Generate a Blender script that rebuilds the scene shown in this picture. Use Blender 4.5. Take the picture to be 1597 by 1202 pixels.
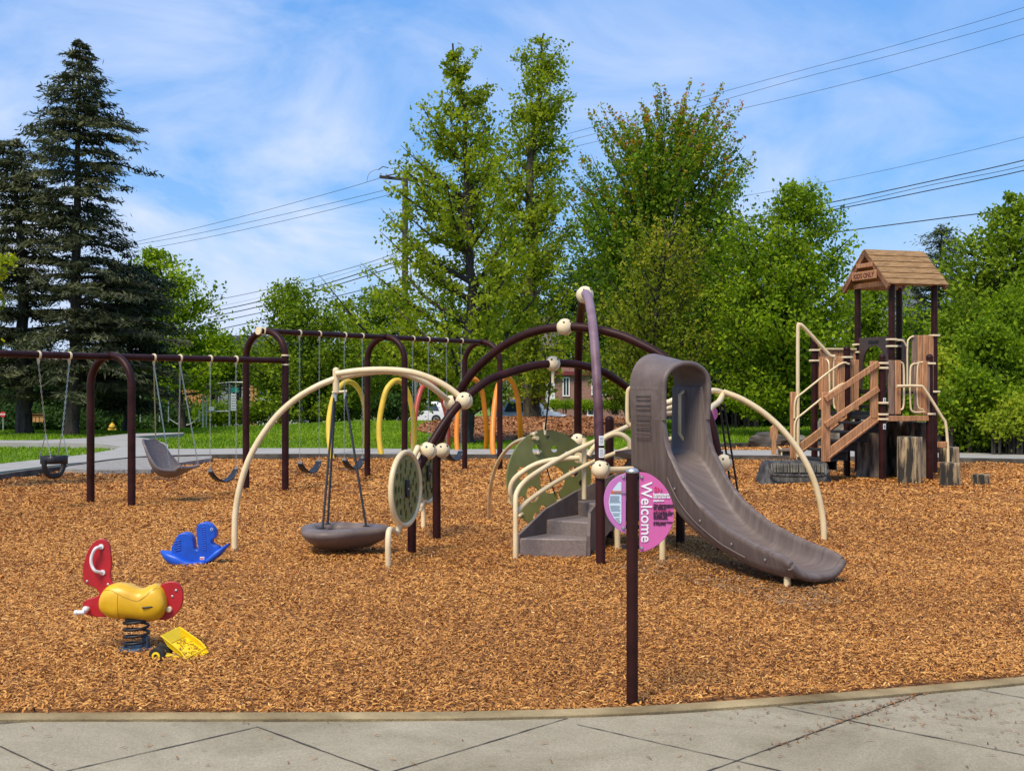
import bpy, math, random
import numpy as np
from mathutils import Vector, Matrix, Euler
random.seed(7); rng = np.random.default_rng(11)
for o in list(bpy.data.objects): bpy.data.objects.remove(o)
SC = bpy.context.scene; COL = SC.collection
R = math.radians; PI = math.pi

# ---------------------------------------------------------------- camera, sky, sun, exposure
F = 2050.0; CX = 798.5; HY = 602.0; CH = 1.6          # focal length and horizon of the photograph in its own pixels, eye height
cam_d = bpy.data.cameras.new('camera'); cam = bpy.data.objects.new('camera', cam_d); COL.objects.link(cam)
cam.location = (0, 0, CH); cam.rotation_euler = (R(90), 0, 0)
cam_d.sensor_width = 36; cam_d.lens = 36*F/1597; cam_d.shift_y = 1.0/1597
cam_d.clip_start = .1; cam_d.clip_end = 3000
SC.camera = cam
SC.view_settings.view_transform = 'Standard'; SC.view_settings.look = 'None'
SC.view_settings.exposure = 0.45; SC.view_settings.gamma = 1
SUN_EL, SUN_AZ = R(55), R(-150)       # azimuth from +Y towards +X
w = bpy.data.worlds.new('World'); SC.world = w; w.use_nodes = True
nt = w.node_tree; N = nt.nodes; L = nt.links; N.clear()
sky = N.new('ShaderNodeTexSky'); sky.sky_type = 'NISHITA'; sky.sun_disc = False
sky.sun_elevation = SUN_EL; sky.sun_rotation = SUN_AZ; sky.air_density = 1.1; sky.dust_density = .6; sky.ozone_density = 2.0
tc = N.new('ShaderNodeTexCoord')
mp = N.new('ShaderNodeMapping'); mp.inputs['Rotation'].default_value = (0, R(-32), 0); mp.inputs['Scale'].default_value = (.9, 1.0, 1.9)
mp.inputs['Location'].default_value = (.35, .0, .12)
n1 = N.new('ShaderNodeTexNoise'); n1.inputs['Scale'].default_value = 5.5; n1.inputs['Detail'].default_value = 9; n1.inputs['Roughness'].default_value = .58
n1.inputs['Distortion'].default_value = .7
cr = N.new('ShaderNodeValToRGB'); cr.color_ramp.elements[0].position = .37; cr.color_ramp.elements[1].position = .70
cr.color_ramp.elements[0].color = (.0, .0, .0, 1); cr.color_ramp.elements[1].color = (1, 1, 1, 1)
hs = N.new('ShaderNodeHueSaturation'); hs.inputs['Saturation'].default_value = 1.6; hs.inputs['Value'].default_value = 1.25
mix = N.new('ShaderNodeMixRGB'); mix.inputs['Color2'].default_value = (6.6, 7.5, 9.6, 1)
bg = N.new('ShaderNodeBackground'); bg.inputs['Strength'].default_value = .082
out = N.new('ShaderNodeOutputWorld')
L.new(tc.outputs['Generated'], mp.inputs['Vector']); L.new(mp.outputs[0], n1.inputs['Vector']); L.new(n1.outputs['Fac'], cr.inputs[0])
L.new(sky.outputs[0], hs.inputs['Color']); mix0 = N.new('ShaderNodeMixRGB'); mix0.inputs['Fac'].default_value = .62; mix0.inputs['Color2'].default_value = (2.5, 4.7, 9.6, 1); L.new(hs.outputs[0], mix0.inputs['Color1']); L.new(mix0.outputs[0], mix.inputs['Color1']); sx_ = N.new('ShaderNodeSeparateXYZ'); L.new(tc.outputs['Generated'], sx_.inputs[0])
mr = N.new('ShaderNodeMapRange'); mr.inputs['From Min'].default_value = -.12; mr.inputs['From Max'].default_value = .30; mr.inputs['To Min'].default_value = 1.1; mr.inputs['To Max'].default_value = .55
mz = N.new('ShaderNodeMapRange'); mz.inputs['From Min'].default_value = .17; mz.inputs['From Max'].default_value = .30; mz.inputs['To Min'].default_value = 1.0; mz.inputs['To Max'].default_value = .45
m1_ = N.new('ShaderNodeMath'); m1_.operation = 'MULTIPLY'; m2_ = N.new('ShaderNodeMath'); m2_.operation = 'MULTIPLY'; m2_.use_clamp = True
L.new(sx_.outputs['X'], mr.inputs['Value']); L.new(sx_.outputs['Z'], mz.inputs['Value']); L.new(mr.outputs[0], m1_.inputs[0]); L.new(mz.outputs[0], m1_.inputs[1])
L.new(m1_.outputs[0], m2_.inputs[0]); L.new(cr.outputs[0], m2_.inputs[1]); L.new(m2_.outputs[0], mix.inputs['Fac'])
L.new(mix.outputs[0], bg.inputs['Color']); L.new(bg.outputs[0], out.inputs['Surface'])
sd = bpy.data.lights.new('sun', 'SUN'); sun = bpy.data.objects.new('sun', sd); COL.objects.link(sun)
sd.energy = 3.3; sd.angle = R(22); sd.color = (1, .88, .69)
sdir = Vector((math.sin(SUN_AZ)*math.cos(SUN_EL), math.cos(SUN_AZ)*math.cos(SUN_EL), math.sin(SUN_EL)))
sun.rotation_euler = sdir.to_track_quat('Z', 'Y').to_euler()

# ---------------------------------------------------------------- helpers
def P(x, y, D): return Vector(((x-CX)/F*D, D, CH-(y-HY)/F*D))
def G(x, y): D = CH*F/(y-HY); return Vector(((x-CX)/F*D, D, 0))
def onplane(x, y, a, b):
    """point where the sight line meets the upright plane through ground points a and b"""
    k = (x-CX)/F; dx, dy = b[0]-a[0], b[1]-a[1]
    s = (k*a[1]-a[0])/(dx-k*dy); D = a[1]+dy*s
    return Vector((a[0]+dx*s, D, CH-(y-HY)/F*D))
def V(*a): return Vector(a)

def smooth_path(pts, n=6):
    pts = [Vector(p) for p in pts]
    if len(pts) < 3: return pts
    q = [pts[0]*2-pts[1]] + pts + [pts[-1]*2-pts[-2]]
    out = []
    for i in range(1, len(q)-2):
        for k in range(n):
            t = k/n; p0, p1, p2, p3 = q[i-1], q[i], q[i+1], q[i+2]
            out.append(.5*((2*p1)+(p2-p0)*t+(2*p0-5*p1+4*p2-p3)*t*t+(3*p1-p0-3*p2+p3)*t**3))
    out.append(pts[-1]); return out

class MB:
    def __init__(s): s.v = []; s.f = []; s.m = []; s.cut = []
    def add(s, v, f, m=0):
        b = len(s.v); s.cut.append((b, len(s.f))); s.v += [Vector(x) for x in v]; s.f += [tuple(i+b for i in g) for g in f]; s.m += [m]*len(f); return s
    def tube(s, pts, r, n=12, sm=0, m=0, cap=True):
        if sm: pts = smooth_path(pts, sm)
        pts = [Vector(p) for p in pts]; k = len(pts)
        rs = r if isinstance(r, (list, tuple)) else [r]*k
        if len(rs) != k: rs = [rs[0]+(rs[-1]-rs[0])*i/(k-1) for i in range(k)]
        t0 = (pts[1]-pts[0]).normalized()
        ref = Vector((0, 0, 1)) if abs(t0.z) < .9 else Vector((1, 0, 0))
        u = t0.cross(ref).normalized(); vs = []
        for i, p in enumerate(pts):
            t = (pts[min(i+1, k-1)]-pts[max(i-1, 0)])
            if t.length < 1e-9: t = t0
            t = t.normalized(); u = (u-t*u.dot(t)).normalized(); w_ = t.cross(u)
            for j in range(n):
                a = 2*PI*j/n; vs.append(p+(u*math.cos(a)+w_*math.sin(a))*rs[i])
        fs = []
        for i in range(k-1):
            for j in range(n):
                a = i*n+j; b = i*n+(j+1) % n; fs.append((a, b, b+n, a+n))
        if cap: fs.append(tuple(range(n))[::-1]); fs.append(tuple((k-1)*n+j for j in range(n)))
        return s.add(vs, fs, m)
    def box(s, c, d, rot=None, m=0):
        c = Vector(c); M = rot if rot else Matrix.Identity(3)
        vs = [c+M @ Vector((x*d[0]/2, y*d[1]/2, z*d[2]/2)) for x in (-1, 1) for y in (-1, 1) for z in (-1, 1)]
        return s.add(vs, [(0, 1, 3, 2), (4, 6, 7, 5), (0, 4, 5, 1), (2, 3, 7, 6), (0, 2, 6, 4), (1, 5, 7, 3)], m)
    def beam(s, a, b, w_, h, m=0, up=(0, 0, 1)):
        a = Vector(a); b = Vector(b); x = (b-a).normalized(); z = Vector(up); y = z.cross(x).normalized(); z = x.cross(y)
        vs = [p+y*sy*w_/2+z*sz*h/2 for p in (a, b) for sy in (-1, 1) for sz in (-1, 1)]
        return s.add(vs, [(0, 1, 3, 2), (4, 6, 7, 5), (0, 4, 5, 1), (2, 3, 7, 6), (0, 2, 6, 4), (1, 5, 7, 3)], m)
    def prism(s, poly, o, ux, uy, th, m=0):
        o = Vector(o); ux = Vector(ux); uy = Vector(uy); n = ux.cross(uy).normalized(); k = len(poly)
        A = [o+ux*x+uy*y-n*th/2 for x, y in poly]; B = [o+ux*x+uy*y+n*th/2 for x, y in poly]
        fs = [tuple(range(k))[::-1], tuple(range(k, 2*k))]+[(i, (i+1) % k, (i+1) % k+k, i+k) for i in range(k)]
        return s.add(A+B, fs, m)
    def holed(s, outer, holes, o, ux, uy, th, m=0):
        """flat panel with real round holes: made by triangle fill"""
        import bmesh
        from mathutils.geometry import delaunay_2d_cdt
        loops = [outer]+holes; pts = []; edges = []
        for lp in loops:
            b = len(pts); pts += [Vector(p) for p in lp]; edges += [(b+i, b+(i+1) % len(lp)) for i in range(len(lp))]
        res = delaunay_2d_cdt(pts, edges, [], 1, 1e-6)
        vv, ff = res[0], res[2]
        def inside(p, poly):
            c = False; j = len(poly)-1
            for i in range(len(poly)):
                if (poly[i][1] > p[1]) != (poly[j][1] > p[1]) and p[0] < (poly[j][0]-poly[i][0])*(p[1]-poly[i][1])/(poly[j][1]-poly[i][1])+poly[i][0]: c = not c
                j = i
            return c
        keep = []
        for f in ff:
            c = sum((vv[i] for i in f), Vector((0, 0)))/len(f)
            if inside(c, outer) and not any(inside(c, h) for h in holes): keep.append(tuple(f))
        o = Vector(o); ux = Vector(ux); uy = Vector(uy); n = ux.cross(uy).normalized(); k = len(vv)
        A = [o+ux*p[0]+uy*p[1]-n*th/2 for p in vv]; B = [o+ux*p[0]+uy*p[1]+n*th/2 for p in vv]
        fs = [f[::-1] for f in keep]+[tuple(i+k for i in f) for f in keep]
        cnt = {}
        for f in keep:
            for i in range(len(f)):
                a, b = f[i], f[(i+1) % len(f)]; cnt[(a, b)] = 1
        for (a, b) in cnt:
            if (b, a) not in cnt: fs.append((a, b, b+k, a+k))
        return s.add(A+B, fs, m)
    def lathe(s, prof, o, axis=(0, 0, 1), n=20, m=0, fn=None):
        o = Vector(o); z = Vector(axis).normalized(); ref = Vector((1, 0, 0)) if abs(z.x) < .9 else Vector((0, 1, 0))
        x = (ref-z*ref.dot(z)).normalized(); y = z.cross(x); vs = []
        for r, h in prof:
            for j in range(n):
                a = 2*PI*j/n; k = fn(a, h) if fn else 1
                vs.append(o+(x*math.cos(a)+y*math.sin(a))*r*k+z*h)
        fs = []
        for i in range(len(prof)-1):
            for j in range(n): a = i*n+j; b = i*n+(j+1) % n; fs.append((a, b, b+n, a+n))
        fs.append(tuple(range(n))[::-1]); fs.append(tuple((len(prof)-1)*n+j for j in range(n)))
        return s.add(vs, fs, m)
    def ball(s, c, r, n=18, m=0, sq=(1, 1, 1)):
        c = Vector(c); vs = []; k = n//2
        for i in range(k+1):
            p = PI*i/k
            for j in range(n):
                a = 2*PI*j/n; vs.append(c+Vector((math.sin(p)*math.cos(a)*sq[0], math.sin(p)*math.sin(a)*sq[1], math.cos(p)*sq[2]))*r)
        fs = [(i*n+j, (i+1)*n+j, (i+1)*n+(j+1) % n, i*n+(j+1) % n) for i in range(k) for j in range(n)]
        return s.add(vs, fs, m)
    def grid(s, fn, nu, nv, m=0):
        vs = [fn(i/nu, j/nv) for i in range(nu+1) for j in range(nv+1)]
        fs = [(i*(nv+1)+j, (i+1)*(nv+1)+j, (i+1)*(nv+1)+j+1, i*(nv+1)+j+1) for i in range(nu) for j in range(nv)]
        return s.add(vs, fs, m)
    def build_each(s, name, mat, parent=None, **k):
        cs = s.cut+[(len(s.v), len(s.f))]; out = []
        for (v0, f0), (v1, f1) in zip(cs, cs[1:]):
            q = MB(); q.v = s.v[v0:v1]; q.f = [tuple(i-v0 for i in g) for g in s.f[f0:f1]]; q.m = s.m[f0:f1]; out.append(q.build(name, mat, parent, **k))
        return out
    def build(s, name, mat, parent=None, angle=40, bevel=0, **tags):
        me = bpy.data.meshes.new(name); off = OFF.get(parent.name, Vector((0, 0, 0))) if parent else Vector((0, 0, 0))
        me.from_pydata([tuple(p-off) for p in s.v], [], s.f); me.validate()
        for m_ in (mat if isinstance(mat, (list, tuple)) else [mat]): me.materials.append(m_)
        if len(me.polygons) == len(s.m): me.polygons.foreach_set('material_index', s.m)
        import bmesh
        b = bmesh.new(); b.from_mesh(me); bmesh.ops.remove_doubles(b, verts=b.verts, dist=1e-6); bmesh.ops.recalc_face_normals(b, faces=b.faces); b.to_mesh(me); b.free()
        me.polygons.foreach_set('use_smooth', [True]*len(me.polygons)); me.set_sharp_from_angle(angle=R(angle))
        o = bpy.data.objects.new(name, me); COL.objects.link(o)
        if parent: o.parent = parent; OFF[o.name] = off
        if bevel:
            md = o.modifiers.new('bevel', 'BEVEL'); md.width = bevel; md.segments = 2; md.limit_method = 'ANGLE'; md.angle_limit = R(40); md.harden_normals = False
        for k, v in tags.items(): o[k] = v
        return o
OFF = {}
def thing(name, label, cat, loc=(0, 0, 0), rz=0, group=None, local=False):
    """Empty at the base of a thing; local=True when its parts are written in the thing's own coordinates"""
    o = bpy.data.objects.new(name, None); COL.objects.link(o); o.location = loc; o.rotation_euler = (0, 0, rz)
    o.empty_display_size = .2; o['label'] = label; o['category'] = cat
    if group: o['group'] = group
    OFF[o.name] = Vector((0, 0, 0)) if local else Vector(loc)
    return o
def tag(o, label, cat, group=None, kind=None):
    o['label'] = label; o['category'] = cat
    if group: o['group'] = group
    if kind: o['kind'] = kind
    return o
def copy_thing(o, loc, rz, label=None, sc=None):
    r = o.copy(); COL.objects.link(r); r.location = loc; r.rotation_euler = (0, 0, rz)
    if label: r['label'] = label
    if sc: r.scale = sc
    for ch in list(o.children):
        c = ch.copy(); COL.objects.link(c); c.parent = r
        for g in list(ch.children):
            d = g.copy(); COL.objects.link(d); d.parent = c
    return r

# ---------------------------------------------------------------- materials
def mat(name, col, rough=.5, metal=0, var=.12, scale=8, bump=0, bscale=60, spec=.5, stretch=(1, 1, 1), col2=None, contrast=(.35, .65), rot=(0, 0, 0)):
    m = bpy.data.materials.new(name); m.use_nodes = True; t = m.node_tree; n = t.nodes; l = t.links
    b = n['Principled BSDF']; b.inputs['Roughness'].default_value = rough; b.inputs['Metallic'].default_value = metal
    b.inputs['Specular IOR Level'].default_value = spec
    c = n.new('ShaderNodeTexCoord'); mp_ = n.new('ShaderNodeMapping'); mp_.inputs['Scale'].default_value = stretch; mp_.inputs['Rotation'].default_value = rot
    l.new(c.outputs['Object'], mp_.inputs[0])
    x = n.new('ShaderNodeTexNoise'); x.inputs['Scale'].default_value = scale; x.inputs['Detail'].default_value = 6; x.inputs['Roughness'].default_value = .62
    l.new(mp_.outputs[0], x.inputs['Vector'])
    r_ = n.new('ShaderNodeValToRGB'); e = r_.color_ramp.elements; e[0].position = contrast[0]; e[1].position = contrast[1]
    a = [max(0, k*(1-var)) for k in col]; d = list(col2) if col2 else [min(1, k*(1+var)) for k in col]
    e[0].color = (*a, 1); e[1].color = (*d, 1)
    l.new(x.outputs['Fac'], r_.inputs[0]); l.new(r_.outputs[0], b.inputs['Base Color'])
    if bump:
        y = n.new('ShaderNodeTexNoise'); y.inputs['Scale'].default_value = bscale; y.inputs['Detail'].default_value = 4
        l.new(mp_.outputs[0], y.inputs['Vector']); bp = n.new('ShaderNodeBump'); bp.inputs['Strength'].default_value = bump; bp.inputs['Distance'].default_value = .01
        l.new(y.outputs['Fac'], bp.inputs['Height']); l.new(bp.outputs[0], b.inputs['Normal'])
    return m
def ramp_mat(name, stops, attr='tone', rough=.8, trans=0, spec=.2):
    m = bpy.data.materials.new(name); m.use_nodes = True; t = m.node_tree; n = t.nodes; l = t.links; b = n['Principled BSDF']
    b.inputs['Roughness'].default_value = rough; b.inputs['Specular IOR Level'].default_value = spec
    a = n.new('ShaderNodeAttribute'); a.attribute_name = attr; r_ = n.new('ShaderNodeValToRGB'); e = r_.color_ramp.elements
    while len(e) < len(stops): e.new(.5)
    for i, (p, c) in enumerate(stops): e[i].position = p; e[i].color = (*c, 1)
    l.new(a.outputs['Fac'], r_.inputs[0]); l.new(r_.outputs[0], b.inputs['Base Color'])
    if trans:
        o = n['Material Output']; tr = n.new('ShaderNodeBsdfTranslucent'); mx = n.new('ShaderNodeMixShader'); mx.inputs[0].default_value = trans
        hsn = n.new('ShaderNodeHueSaturation'); hsn.inputs['Value'].default_value = 1.5; hsn.inputs['Saturation'].default_value = 1.1
        l.new(r_.outputs[0], hsn.inputs['Color']); l.new(hsn.outputs[0], tr.inputs['Color'])
        l.new(b.outputs[0], mx.inputs[1]); l.new(tr.outputs[0], mx.inputs[2]); l.new(mx.outputs[0], o.inputs['Surface'])
    return m
M = {}
M['steel'] = mat('maroon_powdercoat', (.026, .0065, .006), .45, 0, .25, 5, .04, 120, spec=.18, col2=(.040, .011, .010))
M['steel_faded'] = mat('faded_maroon_powdercoat', (.10, .045, .06), .5, 0, .3, 14, .06, 120, spec=.3, col2=(.20, .12, .155))
def worn_arch():
    m = mat('sun_faded_maroon', (.1, .1, .1), .48, spec=.25); t = m.node_tree; n = t.nodes; l = t.links; b = n['Principled BSDF']
    c = n.new('ShaderNodeTexCoord'); s = n.new('ShaderNodeSeparateXYZ'); nz = n.new('ShaderNodeTexNoise'); nz.inputs['Scale'].default_value = 9; nz.inputs['Detail'].default_value = 7
    a = n.new('ShaderNodeMath'); a.operation = 'MULTIPLY_ADD'; a.inputs[1].default_value = .45; r_ = n.new('ShaderNodeValToRGB'); e = r_.color_ramp.elements
    d = n.new('ShaderNodeMath'); d.operation = 'DIVIDE'; d.inputs[1].default_value = 3
    l.new(c.outputs['Object'], s.inputs[0]); l.new(c.outputs['Object'], nz.inputs['Vector']); l.new(nz.outputs['Fac'], a.inputs[0]); l.new(s.outputs['Z'], d.inputs[0]); l.new(d.outputs[0], a.inputs[2])
    e[0].position = .52; e[0].color = (.036, .008, .008, 1); e[1].position = 1.0; e[1].color = (.24, .16, .20, 1); e.new(.72).color = (.105, .05, .065, 1)
    l.new(a.outputs[0], r_.inputs[0]); l.new(r_.outputs[0], b.inputs['Base Color']); return m
M['worn_arch'] = worn_arch()
M['cream'] = mat('cream_powdercoat', (.74, .58, .32), .36, 0, .10, 6, .02, 90, col2=(.78, .64, .39))
M['cream_plastic'] = mat('cream_plastic', (.78, .65, .41), .4, 0, .10, 9, .03, 60)
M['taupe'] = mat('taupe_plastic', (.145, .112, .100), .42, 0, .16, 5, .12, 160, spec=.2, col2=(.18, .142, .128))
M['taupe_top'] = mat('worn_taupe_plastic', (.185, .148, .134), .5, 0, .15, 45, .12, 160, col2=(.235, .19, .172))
M['green'] = mat('olive_plastic', (.23, .235, .07), .5, 0, .12, 6, .06, 120)
M['green2'] = mat('dark_olive_plastic', (.12, .125, .03), .5, 0, .12, 6, .06, 120)
M['black'] = mat('black_rubber', (.012, .012, .014), .55, 0, .3, 20, .1, 100)
M['belt'] = mat('black_belt_rubber', (.02, .021, .027), .4, 0, .3, 20, .05, 100)
M['chain'] = mat('galvanised_chain', (.5, .5, .46), .35, .8, .2, 30)
M['metal'] = mat('galvanised_steel', (.42, .43, .43), .45, .7, .15, 10)
M['pink'] = mat('pink_panel', (.60, .115, .34), .45, 0, .05, 3)
M['lilac'] = mat('lilac_panel', (.50, .16, .42), .45, 0, .08, 3)
M['white'] = mat('white_paint', (.78, .78, .78), .5, 0, .06, 8)
M['print'] = mat('black_print', (.05, .01, .03), .6, 0, .1, 8)
M['redprint'] = mat('red_print', (.55, .02, .10), .6, 0, .1, 8)
M['label'] = mat('pale_label', (.55, .66, .74), .5, 0, .05, 8)
M['labelgrey'] = mat('grey_print', (.22, .27, .33), .5, 0, .1, 8)
M['orangeprint'] = mat('orange_print', (.62, .12, .03), .5, 0, .1, 8)
M['red'] = mat('red_plastic', (.42, .012, .018), .42, 0, .12, 8, .03)
M['yellow'] = mat('yellow_plastic', (.72, .40, .01), .38, 0, .14, 7, .04, 60, col2=(.78, .47, .02))
M['toyyellow'] = mat('toy_yellow_plastic', (.85, .60, .01), .38, 0, .08, 9)
M['blue'] = mat('blue_plastic', (.008, .085, .52), .38, 0, .15, 9, .03)
M['bluegrey'] = mat('worn_blue_grey_metal', (.05, .09, .14), .5, .3, .5, 12, .1)
M['whiteplastic'] = mat('white_plastic', (.74, .72, .70), .35, 0, .06, 12)
M['hoopyellow'] = mat('yellow_hoop', (.66, .44, .03), .4, 0, .1, 5)
M['hooporange'] = mat('orange_hoop', (.72, .22, .01), .4, 0, .1, 5)
M['hoopred'] = mat('red_hoop', (.42, .06, .03), .4, 0, .1, 5)
M['tan'] = mat('tan_recycled_plank', (.42, .185, .075), .6, 0, .3, 6, .25, 30, stretch=(6, 6, .6), col2=(.57, .29, .13))
M['tan2'] = mat('weathered_brown_plank', (.20, .125, .085), .7, 0, .25, 6, .25, 30, stretch=(6, 6, .6), col2=(.28, .185, .13))
M['roofwood'] = mat('weathered_roof_board', (.17, .10, .03), .8, 0, .4, 5, .5, 30, stretch=(1.2, 8, 8), col2=(.46, .26, .11), contrast=(.3, .7))
M['darkpanel'] = mat('dark_brown_panel', (.06, .04, .032), .55, 0, .2, 7)
M['stepblack'] = mat('black_step', (.012, .011, .012), .6, 0, .3, 10, .2, 80)
M['bark'] = mat('bark', (.03, .023, .017), .9, 0, .6, 3, .9, 14, stretch=(4, 4, .8), col2=(.07, .056, .044))
M['barkbrown'] = mat('lichen_bark', (.05, .042, .022), .9, 0, .6, 3, .9, 14, stretch=(4, 4, .8), col2=(.11, .09, .05))
M['rock'] = mat('grey_rock', (.14, .125, .10), .9, 0, .5, 2.5, 1.0, 9, col2=(.30, .27, .22))
M['darkrock'] = mat('dark_log_rock', (.05, .042, .032), .9, 0, .5, 3, 1.0, 9, stretch=(1, 1, 4), col2=(.12, .1, .08))
M['glass'] = mat('dark_glass', (.03, .04, .05), .12, 0, .2, 3, spec=.8)
M['carwhite'] = mat('white_car_paint', (.72, .74, .78), .22, 0, .03, 3, spec=.7)
M['carsilver'] = mat('silver_car_paint', (.50, .54, .60), .25, .2, .05, 3, spec=.7)
M['carblack'] = mat('black_car_paint', (.015, .016, .02), .25, 0, .1, 3)
M['tyre'] = mat('tyre', (.015, .015, .015), .8, 0, .2, 20)
M['lampred'] = mat('tail_lamp', (.5, .02, .02), .3, 0, .1, 10)
M['signred'] = mat('stop_sign_red', (.55, .01, .015), .45, 0, .05, 8)
M['signgreen'] = mat('street_sign_green', (.01, .22, .19), .45, 0, .1, 8)
M['hydrant'] = mat('hydrant_yellow', (.62, .36, .02), .5, 0, .1, 12)
M['pole'] = mat('pole_timber', (.045, .036, .028), .9, 0, .4, 3, .6, 20, stretch=(6, 6, .5), col2=(.085, .07, .055))
M['wire'] = mat('wire', (.02, .021, .024), .6, 0, .1, 5)
M['fencewood'] = mat('cedar_fence', (.40, .19, .06), .8, 0, .3, 6, .3, 30, stretch=(6, 6, .6), col2=(.55, .28, .10))
M['siding'] = mat('pale_siding', (.50, .52, .52), .7, 0, .08, 3)
M['sidinggrey'] = mat('grey_siding', (.22, .24, .26), .7, 0, .1, 3)
M['roofdark'] = mat('dark_shingle', (.035, .037, .043), .85, 0, .3, 9, .5, 30)
M['roofbrown'] = mat('brown_shingle', (.12, .09, .075), .85, 0, .3, 9, .5, 30)
M['redpaint'] = mat('dark_red_trim', (.16, .02, .025), .6, 0, .15, 6)
M['asphalt'] = mat('asphalt', (.06, .06, .06), .9, 0, .2, 3, .3, 60)
M['kerbmoss'] = mat('mossy_concrete', (.22, .145, .05), .9, 0, .45, 2.2, .5, 70, col2=(.42, .32, .16), contrast=(.3, .7))
M['gravel'] = mat('fine_gravel', (.22, .205, .18), .95, 0, .35, 30, .8, 90, col2=(.40, .375, .34))

def brick_mat():
    m = bpy.data.materials.new('brick'); m.use_nodes = True; t = m.node_tree; n = t.nodes; l = t.links; b = n['Principled BSDF']
    c = n.new('ShaderNodeTexCoord'); sx = n.new('ShaderNodeSeparateXYZ'); cb = n.new('ShaderNodeCombineXYZ'); ad = n.new('ShaderNodeMath'); ad.operation = 'ADD'
    l.new(c.outputs['Object'], sx.inputs[0]); l.new(sx.outputs[0], ad.inputs[0]); l.new(sx.outputs[1], ad.inputs[1]); l.new(ad.outputs[0], cb.inputs[0]); l.new(sx.outputs[2], cb.inputs[1])
    k = n.new('ShaderNodeTexBrick'); k.inputs['Scale'].default_value = 2.2; k.inputs['Color1'].default_value = (.36, .15, .115, 1); k.inputs['Color2'].default_value = (.24, .10, .08, 1)
    k.inputs['Mortar'].default_value = (.25, .2, .17, 1); k.inputs['Mortar Size'].default_value = .03
    l.new(cb.outputs[0], k.inputs['Vector']); l.new(k.outputs[0], b.inputs['Base Color']); b.inputs['Roughness'].default_value = .9
    return m
M['brick'] = brick_mat()

def chip_ground_mat():
    m = bpy.data.materials.new('wood_chip_bed'); m.use_nodes = True; t = m.node_tree; n = t.nodes; l = t.links; b = n['Principled BSDF']
    c = n.new('ShaderNodeTexCoord'); mp_ = n.new('ShaderNodeMapping'); mp_.inputs['Scale'].default_value = (1, 1.6, 1)
    nz = n.new('ShaderNodeTexNoise'); nz.inputs['Scale'].default_value = 9; mx = n.new('ShaderNodeMixRGB'); mx.inputs['Fac'].default_value = .25
    l.new(c.outputs['Object'], mp_.inputs[0]); l.new(mp_.outputs[0], nz.inputs['Vector']); l.new(mp_.outputs[0], mx.inputs['Color1']); l.new(nz.outputs['Color'], mx.inputs['Color2'])
    v = n.new('ShaderNodeTexVoronoi'); v.inputs['Scale'].default_value = 34; l.new(mx.outputs[0], v.inputs['Vector'])
    r_ = n.new('ShaderNodeValToRGB'); e = r_.color_ramp.elements; e[0].color = (.16, .06, .018, 1); e[1].color = (.60, .29, .09, 1); e.new(.5).color = (.42, .175, .045, 1)
    s2 = n.new('ShaderNodeSeparateXYZ'); l.new(v.outputs['Color'], s2.inputs[0]); l.new(s2.outputs[0], r_.inputs[0]); l.new(r_.outputs[0], b.inputs['Base Color'])
    bp = n.new('ShaderNodeBump'); bp.inputs['Strength'].default_value = .8; bp.inputs['Distance'].default_value = .02; l.new(v.outputs['Distance'], bp.inputs['Height']); bp.invert = True
    l.new(bp.outputs[0], b.inputs['Normal']); b.inputs['Roughness'].default_value = .9
    return m
M['chipbed'] = chip_ground_mat()
CHIPST = [(0, (.055, .022, .008)), (.22, (.23, .090, .020)), (.48, (.48, .205, .046)), (.75, (.66, .325, .080)), (1, (.78, .51, .20))]
M['chips'] = ramp_mat('wood_chips', CHIPST, rough=.75, spec=.3)
M['litter'] = ramp_mat('fallen_leaves', [(0, (.12, .05, .022)), (.5, (.34, .15, .06)), (1, (.52, .27, .13))], rough=.8)
M['grassblade'] = ramp_mat('grass_blades', [(0, (.06, .13, .005)), (.5, (.18, .31, .010)), (.85, (.34, .44, .02)), (.93, (.32, .30, .08)), (1, (.62, .60, .30))], rough=.7, trans=.25)
def grass_mat():
    return mat('lawn', (.08, .15, .008), .95, 0, .35, 1.3, .6, 60, col2=(.21, .31, .02), contrast=(.3, .7))
M['lawn'] = grass_mat()
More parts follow.
